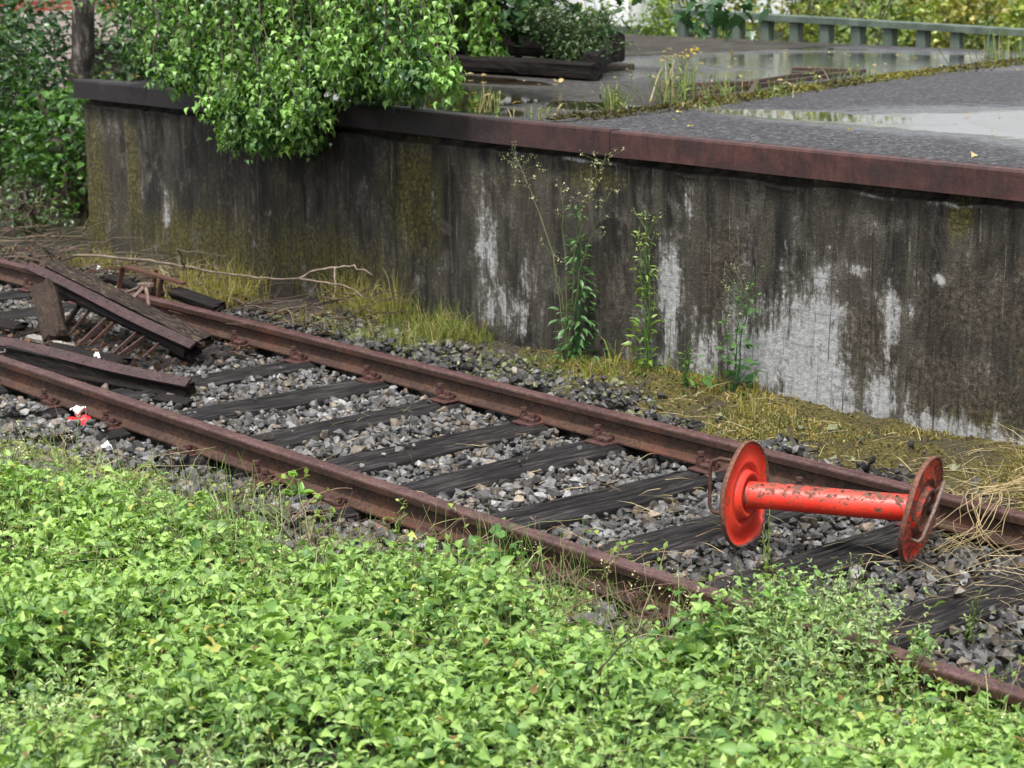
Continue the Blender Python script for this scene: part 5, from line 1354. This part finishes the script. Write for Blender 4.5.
# timber planter bed with a sapling
po = np.array([-6.9, 6.6, 1.15])
pb_ = thing('planter_bed', 'low planter bed of dark timber beams on the platform under the trees', 'planter', tuple(po))
for (p0, p1, w, h, seed) in (((-8.05, 5.95, 1.22), (-5.72, 6.02, 1.22), 0.16, 0.145, 61), ((-8.6, 7.35, 1.33), (-6.75, 7.3, 1.33), 0.15, 0.27, 62), ((-6.85, 7.25, 1.29), (-5.95, 6.15, 1.25), 0.13, 0.2, 63), ((-8.5, 7.2, 1.25), (-9.5, 6.1, 1.22), 0.13, 0.16, 64)):
    m = MB(); rough_beam(m, np.array(p0) - po, np.array(p1) - po, w, h, seed, 0.0, 0.01, 24); m.build('beam', 'black_wood', pb_)
m = MB(); m.box(np.array([-7.6, 6.65, 1.185]) - po, (2.3, 1.1, 0.05), None, 0.01); m.build('soil', 'soil', pb_)

def foliage_cloud(H, pts, n_each, spread, size, cols, tmpl, droop=0.4, flat=0.5):
    """leaves scattered about many points"""
    pts = np.asarray(pts); P = np.repeat(pts, n_each, axis=0); N = len(P)
    P = P + rng.normal(0, 1, (N, 3)) * np.array(spread)
    a = rng.uniform(0, 6.28, N); el = rng.normal(-droop, 0.4, N)
    D = np.stack([np.cos(a) * np.cos(el), np.sin(a) * np.cos(el), np.sin(el)], axis=1)
    tone = np.repeat(rng.random(len(pts)), n_each)
    C = cmix(cols[0], cols[1], np.clip(0.65 * tone + rng.normal(0.18, 0.22, N), 0, 1))
    H.add(scatter(tmpl, P, D, rng.normal(0, flat, (N, 3)) + [0, 0, 1], size * rng.uniform(0.6, 1.25, N), C))

sp = thing('sycamore_sapling', 'dark broad-leaved sapling growing in the timber planter bed', 'tree', (-7.4, 6.7, 1.2))
o = np.array([-7.4, 6.7, 1.2]); m = MB(); H = Heap()
limbs = [[(-7.4, 6.7, 1.2), (-7.35, 6.65, 1.8), (-7.2, 6.6, 2.6), (-7.1, 6.6, 3.6)], [(-7.3, 6.62, 2.0), (-6.6, 6.4, 2.35), (-5.6, 6.2, 2.35), (-4.5, 6.0, 2.05), (-4.2, 5.95, 1.9)],
         [(-7.35, 6.65, 1.7), (-7.9, 6.7, 2.0), (-8.5, 6.7, 1.95)], [(-7.35, 6.65, 1.5), (-6.9, 6.6, 1.75), (-6.5, 6.5, 1.72)], [(-7.2, 6.6, 2.6), (-6.4, 6.9, 3.1), (-5.8, 7.0, 3.1)]]
for i, l in enumerate(limbs): m.tube(wobble(np.array(l) - o, 16, 0.01, i), np.linspace(0.035 if i == 0 else 0.014, 0.006, 16), 7)
m.build('trunk', 'bark', sp, True)
foliage_cloud(H, [(-7.3 + rng.normal(0, 0.42), 6.55 + rng.normal(0, 0.22), rng.uniform(1.46, 2.1)) for _ in range(120)], 6, (0.08, 0.08, 0.06), 0.105, ((0.012, 0.038, 0.012), (0.035, 0.085, 0.022)), LOBED, 0.7)
foliage_cloud(H, [(-7.2 + rng.normal(0, 0.6), 6.6 + rng.normal(0, 0.4), rng.uniform(2.3, 3.6)) for _ in range(22)], 5, (0.1, 0.1, 0.1), 0.14, ((0.012, 0.038, 0.012), (0.035, 0.085, 0.022)), LOBED, 0.6)
foliage_cloud(H, [(-4.75, 6.05, 1.8), (-4.6, 6.0, 1.74), (-4.4, 6.0, 1.68), (-4.25, 5.95, 1.68), (-4.5, 6.0, 1.70), (-4.1, 5.9, 1.74), (-5.0, 6.1, 2.0), (-5.5, 6.2, 2.2), (-6, 6.3, 2.2)], 8, (0.09, 0.09, 0.05), 0.105, ((0.012, 0.04, 0.014), (0.03, 0.085, 0.025)), LOBED, 0.9)
H.build('crown', 'dark_leaf', sp, loc=o)
# shrub at the right end of the bed
sh = thing('shrub', 'loose grey-green shrub spilling over the right end of the timber planter', 'shrub', (-6.5, 6.5, 1.2)); o = np.array([-6.5, 6.5, 1.2]); H = Heap(); m = MB()
pts = []
for i in range(34):
    a = rng.uniform(0, 6.28); e = np.array([-6.5 + math.cos(a) * rng.uniform(0.1, 0.6), 6.5 + math.sin(a) * rng.uniform(0.1, 0.5), rng.uniform(1.3, 1.72)])
    Q = wobble([(-6.5 + rng.normal(0, .1), 6.5 + rng.normal(0, .1), 1.2), (o + e) / 2 + [0, 0, 0.12], e], 8, 0.01, i); m.tube(Q - o, np.linspace(0.006, 0.002, 8), 4); pts += list(Q[2:])
m.build('stems', 'dark_twig', sh); foliage_cloud(H, np.array(pts) - o, 13, (0.06, 0.06, 0.05), 0.055, ((0.025, 0.055, 0.02), (0.08, 0.13, 0.045)), NARROW, 0.2)
H.build('foliage', 'dark_leaf', sh)
yf = thing('yellow_flower', 'yellow flowering weed on the asphalt beside the planter end', 'flower', (-6.0, 7.3, 1.17)); H = Heap(); m = MB()
for i in range(7):
    e = np.array([rng.normal(0, 0.1), rng.normal(0, 0.08), rng.uniform(0.08, 0.2)]); m.tube([(0, 0, 0), e * [0.4, 0.4, 0.6], e], [0.003, 0.0025, 0.002], 4)
    foliage_cloud(H, [e * 0.8], 5, (0.02, 0.02, 0.015), 0.03, ((0.42, 0.3, 0.02), (0.55, 0.42, 0.05)), ROUND, 0.0)
m.build('stems', 'dark_twig', yf); H.build('petals', 'leaf', yf)

# ------------------------------------------------------------------ trees
def weeping_twigs(H, m, starts_ends, leaf_gap, size, cols, o, tmpl=BIRCH):
    for i, (p0, p1) in enumerate(starts_ends):
        p0 = np.array(p0); p1 = np.array(p1)
        mid = p0 * 0.55 + p1 * 0.45 + np.array([0, 0, 0.12]) + rng.normal(0, 0.05, 3)
        Q = wobble([p0, mid, p1 + (0, 0, 0.12), p1], 14, 0.012, i)
        m.tube(Q - o, np.linspace(0.006, 0.002, 14), 4)
        L = np.linalg.norm(np.diff(Q, axis=0), axis=1).sum(); n = max(6, int(L / leaf_gap))
        u = rng.uniform(0, 13, n); P = np.stack([np.interp(u, np.arange(14), Q[:, k]) for k in range(3)], axis=1) + rng.normal(0, 0.036, (n, 3))
        a = rng.uniform(0, 6.28, n); el = rng.normal(-0.75, 0.4, n)
        D = np.stack([np.cos(a) * np.cos(el), np.sin(a) * np.cos(el), np.sin(el)], axis=1)
        tone = np.clip(rng.normal(0.38, 0.22) + rng.normal(0.1, 0.3, n), 0, 1)
        H.add(scatter(tmpl, P - o, D, np.stack([np.cos(a), np.sin(a), np.full(n, 0.7)], axis=1) + rng.normal(0, 0.4, (n, 3)), size * rng.uniform(0.6, 1.25, n), cmix(cols[0], cols[1], tone)))

# weeping birch at the platform's left end
o = np.array([-10.6, 4.3, 0.0])
bt = thing('birch_tree', 'weeping birch at the left end of the platform, leafy twigs hanging over the wall', 'tree', tuple(o)); m = MB(); tw = MB(); H = Heap()
trunk = np.array([(-11.0, 4.2, -0.1), (-10.75, 4.2, 0.6), (-10.5, 4.15, 1.3), (-10.25, 4.1, 2.2), (-9.9, 4.1, 3.4), (-9.7, 4.1, 4.8), (-9.6, 4.1, 6.2)])
m.tube(wobble(trunk, 26, 0.012, 3) - o, np.linspace(0.14, 0.04, 26), 12)
for l in ([(-9.95, 4.1, 2.6), (-9.0, 3.7, 3.1), (-7.8, 3.3, 3.2), (-6.6, 3.0, 2.9), (-5.4, 2.9, 2.5)], [(-9.9, 4.1, 3.2), (-8.6, 3.9, 3.7), (-7.0, 3.8, 3.5), (-5.6, 3.6, 3.0)], [(-10.0, 4.1, 2.3), (-9.2, 3.4, 2.6), (-8.3, 2.9, 2.5), (-7.4, 2.6, 2.2)],
          [(-9.8, 4.1, 4.4), (-8.6, 4.6, 5.0), (-7.4, 4.8, 5.0)], [(-9.8, 4.1, 4.0), (-10.8, 3.6, 4.6), (-11.6, 3.3, 4.6)]):
    m.tube(wobble(l, 18, 0.02, 7) - o, np.linspace(0.045, 0.012, 18), 8)
m.build('trunk', 'birch_bark', bt, True)
zlow = lambda x: np.interp(x, [-8.8, -7.3, -6.9, -6.5, -6.15, -6.0, -5.85, -5.5, -5.3, -5.1, -4.8, -4.65, -4.0, -3.4], [1.35, 1.38, 1.28, 1.15, 1.08, 0.76, 0.68, 0.95, 0.90, 0.80, 0.98, 1.20, 1.22, 1.24])
SE = []
cl = 0
while cl < 80:                          # sprays: a few drooping twigs hang from each bough end
    x = rng.uniform(-8.7, -3.2) if cl % 3 else rng.uniform(-6.3, -4.7)
    y = rng.uniform(2.4, 2.74) if cl % 2 else rng.uniform(2.75, 3.6)
    zl = float(zlow(x + (y - 2.7) * 0.8))
    if y > 2.78: zl = max(zl, 1.21)
    zc = zl + (abs(rng.normal(0, 0.10)) if cl % 2 else rng.uniform(0.1, 0.75))
    if x < -7.15 - (y - 2.5) * 1.7 or x > -3.45 - 1.24 * (y - 2.5) - 0.45 * (zc > 1.36): continue
    cl += 1
    for k in range(int(rng.integers(3, 7))):
        e = np.array([x + rng.normal(0, 0.12), min(y + rng.normal(0, 0.08), 2.74) if y < 2.75 else y + rng.normal(0, 0.08), zc + abs(rng.normal(0, 0.14))])
        if 2.74 < e[1]: e[2] = max(e[2], 1.21)
        top = np.array([x - rng.uniform(0.25, 0.6), y + rng.uniform(0.1, 0.4), max(2.15, zc + 0.7) + rng.uniform(0, 0.3)])
        SE.append((top, e))
for i in range(40):
    y = rng.uniform(2.84, 3.3); x = -3.62 - 1.24 * (y - 2.5) - rng.uniform(0.0, 0.95); zc = 1.21 + abs(rng.normal(0, 0.10))
    SE.append(((x - rng.uniform(0.45, 0.8), y + 0.3, zc + rng.uniform(0.8, 1.1)), (x, y, zc)))
for i in range(34):
    x = rng.uniform(-9.4, -4.6); y = rng.uniform(3.2, 5.0); z = rng.uniform(1.5, 2.3)
    if x < -7.2 - (y - 2.5) * 1.7 or x > -4.9 - 1.24 * (y - 2.5): continue
    SE.append(((x - 0.4, y, z + rng.uniform(0.8, 1.3)), (x, y, z)))
weeping_twigs(H, tw, SE, 0.0072, 0.05, ((0.016, 0.06, 0.014), (0.23, 0.40, 0.10)), o)
foliage_cloud(H, [np.array((rng.normal(-8.8, 1.3), rng.normal(4.4, 0.8), rng.uniform(3.2, 6.3))) - o for _ in range(120)], 10, (0.2, 0.2, 0.2), 0.08, ((0.025, 0.07, 0.014), (0.1, 0.19, 0.03)), ROUND)
tw.build('twigs', 'dark_twig', bt); H.build('crown', 'leaf', bt)

# second tree, dark double trunk behind the planter
o = np.array([-11.0, 8.4, 1.16])
b2 = thing('double_trunk_tree', 'tree with a dark double trunk behind the planter bed, twigs hanging to the asphalt', 'tree', tuple(o)); m = MB(); tw = MB(); H = Heap()
m.tube(wobble([(-11.05, 8.4, 1.1), (-11.05, 8.4, 1.8), (-11.15, 8.45, 3.0), (-11.3, 8.5, 4.6), (-11.4, 8.6, 6.0)], 20, 0.012, 1) - o, np.linspace(0.19, 0.05, 20), 10)
m.tube(wobble([(-10.72, 8.45, 1.1), (-10.68, 8.45, 1.8), (-10.4, 8.4, 3.0), (-10.0, 8.3, 4.4), (-9.7, 8.2, 5.6)], 20, 0.012, 2) - o, np.linspace(0.13, 0.04, 20), 10)
for l in ([(-10.4, 8.4, 3.0), (-9.4, 7.6, 3.4), (-8.2, 6.7, 3.2), (-7.5, 6.4, 2.6)], [(-11.2, 8.5, 3.4), (-10.2, 7.2, 3.8), (-9.2, 6.2, 3.5)], [(-10.1, 8.3, 4.0), (-8.8, 8.8, 4.6), (-7.6, 9.0, 4.5)]):
    m.tube(wobble(l, 16, 0.02, 9) - o, np.linspace(0.05, 0.012, 16), 8)
m.build('trunk', 'bark', b2, True)
SE = []
for i in range(60):
    y = rng.uniform(6.0, 6.9); x = rng.uniform(-8.45, -7.5)
    z = np.interp(x, [-8.5, -8.2, -7.9, -7.6, -7.35], [1.6, 1.45, 1.3, 1.22, 1.3]) + abs(rng.normal(0, 0.2))
    x -= 1.2 * (y - 6.5)
    SE.append(((x - 0.5, y + 0.3, z + rng.uniform(0.8, 1.5)), (x, y, z)))
for i in range(26):
    x = rng.uniform(-11.8, -8.6); y = rng.uniform(6.2, 8.0); z = rng.uniform(1.75, 2.6)
    if x > -9.6 - 1.2 * (y - 6.5): continue
    SE.append(((x - 0.3, y + 0.3, z + rng.uniform(0.8, 1.5)), (x, y, z)))
weeping_twigs(H, tw, SE, 0.0085, 0.06, ((0.03, 0.085, 0.016), (0.21, 0.37, 0.07)), o)
foliage_cloud(H, [np.array((rng.normal(-9.8, 1.3), rng.normal(7.8, 1.0), rng.uniform(2.9, 6.2))) - o for _ in range(90)], 10, (0.2, 0.2, 0.2), 0.08, ((0.025, 0.07, 0.014), (0.1, 0.19, 0.03)), ROUND)
tw.build('twigs', 'dark_twig', b2); H.build('crown', 'leaf', b2)

# shrubs left of the platform's end
def bush(name, label, cat, base, spread, height, n, leaf, cols, tmpl, mat='leaf', each=10, stems=9, group=None, zmin=0.05):
    o = np.array(base, float); t = thing(name, label, cat, tuple(o), group); m = MB(); H = Heap(); pts = []
    for i in range(stems):
        a = rng.uniform(0, 6.28); r_ = rng.uniform(0.2, 0.95)
        e = np.array([math.cos(a) * spread[0] * r_, math.sin(a) * spread[1] * r_, height * rng.uniform(0.6, 1.0)])
        m.tube(wobble([(rng.normal(0, .05), rng.normal(0, .05), 0), e * [0.35, 0.35, 0.55], e], 9, 0.02, i), np.linspace(0.018, 0.004, 9), 5)
    for i in range(n):
        v = rng.normal(size=3); v /= np.linalg.norm(v); v *= rng.uniform(0.35, 1.0) ** 0.5
        lump_ = 1 + 0.25 * math.sin(v[0] * 5 + base[0]) * math.cos(v[1] * 4 + base[1])
        p = np.array([v[0] * spread[0] * lump_, v[1] * spread[1] * lump_, height * (0.5 + 0.5 * v[2] * lump_)])
        pts.append([p[0], p[1], max(p[2], zmin)])
    m.build('stems', 'dark_twig', t)
    foliage_cloud(H, pts, each, (0.09, 0.09, 0.07), leaf, cols, tmpl, 0.35)
    H.build('foliage', mat, t)
    return t
bush('dark_shrub', 'tall dark green shrub in the top left corner', 'shrub', (-12.4, 4.2, 0.0), (0.95, 0.8), 2.1, 420, 0.085, ((0.012, 0.04, 0.017), (0.055, 0.12, 0.04)), LEAF, 'dark_leaf')
bush('dark_shrub', 'dark leafy shrub behind the birch trunk at the left', 'shrub', (-11.4, 5.4, 0.0), (0.9, 0.8), 1.75, 300, 0.08, ((0.012, 0.04, 0.012), (0.06, 0.12, 0.03)), LEAF, 'dark_leaf')
bush('elder_shrub', 'bright green young elder below the birch trunk, beside the wall end', 'shrub', (-9.35, 3.35, 0.05), (0.62, 0.42), 1.0, 170, 0.085, ((0.014, 0.05, 0.013), (0.09, 0.19, 0.035)), LEAF, 'leaf', 8)
bush('elder_shrub', 'green shrub at the left picture edge in front of the dark one', 'shrub', (-10.75, 3.3, 0.0), (0.65, 0.55), 1.65, 300, 0.08, ((0.01, 0.038, 0.011), (0.065, 0.14, 0.03)), LEAF, 'leaf', 8)
bush('bramble', 'low dark bramble on the bank at the left picture edge', 'bramble', (-10.6, 2.6, -0.05), (0.9, 0.5), 0.5, 90, 0.06, ((0.012, 0.035, 0.01), (0.05, 0.09, 0.025)), LEAF, 'dark_leaf', 8)
bush('bramble', 'low dark bramble tucked against the wall end', 'bramble', (-9.0, 2.75, -0.05), (0.5, 0.4), 0.42, 60, 0.05, ((0.015, 0.04, 0.01), (0.06, 0.1, 0.025)), LEAF, 'dark_leaf', 8)

# ------------------------------------------------------------------ background: balustrade, buildings, bushes
fb = thing('concrete_balustrade', 'low grey-green concrete balustrade with close posts behind the platform', 'fence', (-8.0, 12.75, 0.4)); o = np.array([-8.0, 12.75, 0.4])
tz = lambda x: np.interp(x, [-14, -10.9, -6.35, -2], [1.52, 1.475, 1.375, 1.30])
m = MB(); xa = np.arange(-11.2, -1.2, 0.4)
V = []; k = 0
for x in xa: V += [(x, 12.66, tz(x) - 0.075), (x, 12.66, tz(x) - 0.008), (x, 12.675, tz(x)), (x, 12.835, tz(x)), (x, 12.85, tz(x) - 0.008), (x, 12.85, tz(x) - 0.075)]
F = [(i * 6 + j, (i + 1) * 6 + j, (i + 1) * 6 + (j + 1) % 6, i * 6 + (j + 1) % 6) for i in range(len(xa) - 1) for j in range(6)]
m.add(np.array(V) - o, F); m.build('top_rail', 'fence', fb)
x = -11.1
while x < -1.4:
    m = MB(); m.box(np.array([x, 12.755, (0.3 + tz(x) - 0.075) / 2]) - o, (0.125 + rng.normal(0, 0.004), 0.13, tz(x) - 0.076 - 0.3), bev=0.01); m.build('post', 'fence', fb); x += 0.447
# white rendered building
o = np.array([-16.0, 14.6, 0]); wbld = thing('white_building', 'white rendered building behind the planter and the tree trunks', 'building', tuple(o))
m = MB(); m.box(np.array([-16.0, 15.6, 2.6]) - o, (6.2, 4.0, 5.4)); m.build('wall', 'render_wall', wbld)
m = MB(); m.box(np.array([-16.0, 15.58, 0.95]) - o, (6.26, 4.06, 0.5)); m.build('plinth', 'fence', wbld)
for x in (-17.6, -14.6):
    m = MB(); m.box(np.array([x, 13.585, 3.4]) - o, (1.1, 0.06, 1.3), None, 0.01); w_ = m.build('window', 'white_frame', wbld)
    m = MB(); m.box(np.array([x, 13.55, 3.4]) - o, (0.95, 0.02, 1.15)); m.build('pane', 'glass', w_)
m = MB(); m.prism([(-1.4 - 1.2, 5.3), (3.4 - 0.2, 5.3), (1.0, 6.9)], -3.4, 3.4); m.build('roof', 'roof', wbld)
# brick house far left
o = np.array([-21.5, 6.5, 0]); bh = thing('brick_house', 'red brick house with a pale lower wall, glimpsed through the shrubs at top left', 'house', tuple(o))
m = MB(); m.box((0, 0, 3.3), (4.0, 9.0, 3.9)); m.build('wall', 'brick', bh)
m = MB(); m.box((0, 0, 0.55), (4.06, 9.06, 1.6)); m.build('plinth', 'pink_render', bh)
m = MB(); V = [(-2.3, -4.8, 5.25), (2.3, -4.8, 5.25), (2.3, 4.8, 5.25), (-2.3, 4.8, 5.25), (0, -4.8, 7.0), (0, 4.8, 7.0)]
m.add(V, [(3, 2, 1, 0), (0, 1, 4), (2, 3, 5), (1, 2, 5, 4), (3, 0, 4, 5)]); m.build('roof', 'roof', bh)
for y in (-3, 0, 3):
    m = MB(); m.box((2.005, y, 3.2), (0.06, 1.1, 1.3), None, 0.01); w_ = m.build('window', 'white_frame', bh)
    m = MB(); m.box((2.035, y, 3.2), (0.02, 0.95, 1.15)); m.build('pane', 'glass', w_)

YG = ((0.06, 0.11, 0.02), (0.26, 0.31, 0.05))
OG = ((0.06, 0.10, 0.02), (0.31, 0.26, 0.06))
labs = ['yellow-green shrub behind the right end of the balustrade', 'yellow-green shrub second from the right behind the balustrade', 'orange-tinged shrub third from the right behind the balustrade',
        'yellow-green shrub behind the middle of the balustrade', 'yellowish shrub behind the hanging dark leaves', 'green shrub behind the left part of the balustrade', 'fresh green shrub behind the left end of the balustrade', 'small bright shrub beside the white building']
for i, (x, y, sx_, h, c) in enumerate(((-9.2, 23.6, 2.0, 1.55, YG), (-12.3, 23.9, 1.9, 1.6, YG), (-15.0, 24.2, 1.8, 1.6, OG), (-9.8, 14.6, 1.2, 2.5, YG), (-11.2, 14.8, 1.0, 2.9, OG), (-12.2, 14.2, 0.9, 2.9, YG), (-12.0, 13.3, 0.5, 1.75, ((0.05, 0.11, 0.02), (0.2, 0.28, 0.05))), (-12.9, 12.95, 0.45, 1.6, ((0.06, 0.12, 0.02), (0.25, 0.3, 0.06))))):
    bush('garden_shrub', labs[i], 'shrub', (x, y, 0.0), (sx_, 0.8 if i < 6 else 0.35), h, 330 if i < 3 else (220 if i < 6 else 90), 0.13 if i < 3 else 0.085, c, LEAF, 'leaf', 10, 9, 'shrubs behind the balustrade', 0.4)
for i, (x, y, h) in enumerate(((-14.5, 27.0, 1.55), (-9.0, 26.5, 1.5), (-13.5, 17.5, 2.2))):
    bush('hedge_shrub', ['broad green shrub filling the gap behind the middle shrubs', 'broad green shrub filling the gap behind the right-hand shrubs', 'broad green shrub behind the left-hand shrubs beside the white building'][i], 'shrub', (x, y, 0.0), (3.4 if y > 20 else 2.2, 1.0), h, 330, 0.14, ((0.03, 0.065, 0.015), (0.12, 0.17, 0.03)), LEAF, 'leaf', 8, 9, None, 0.4)
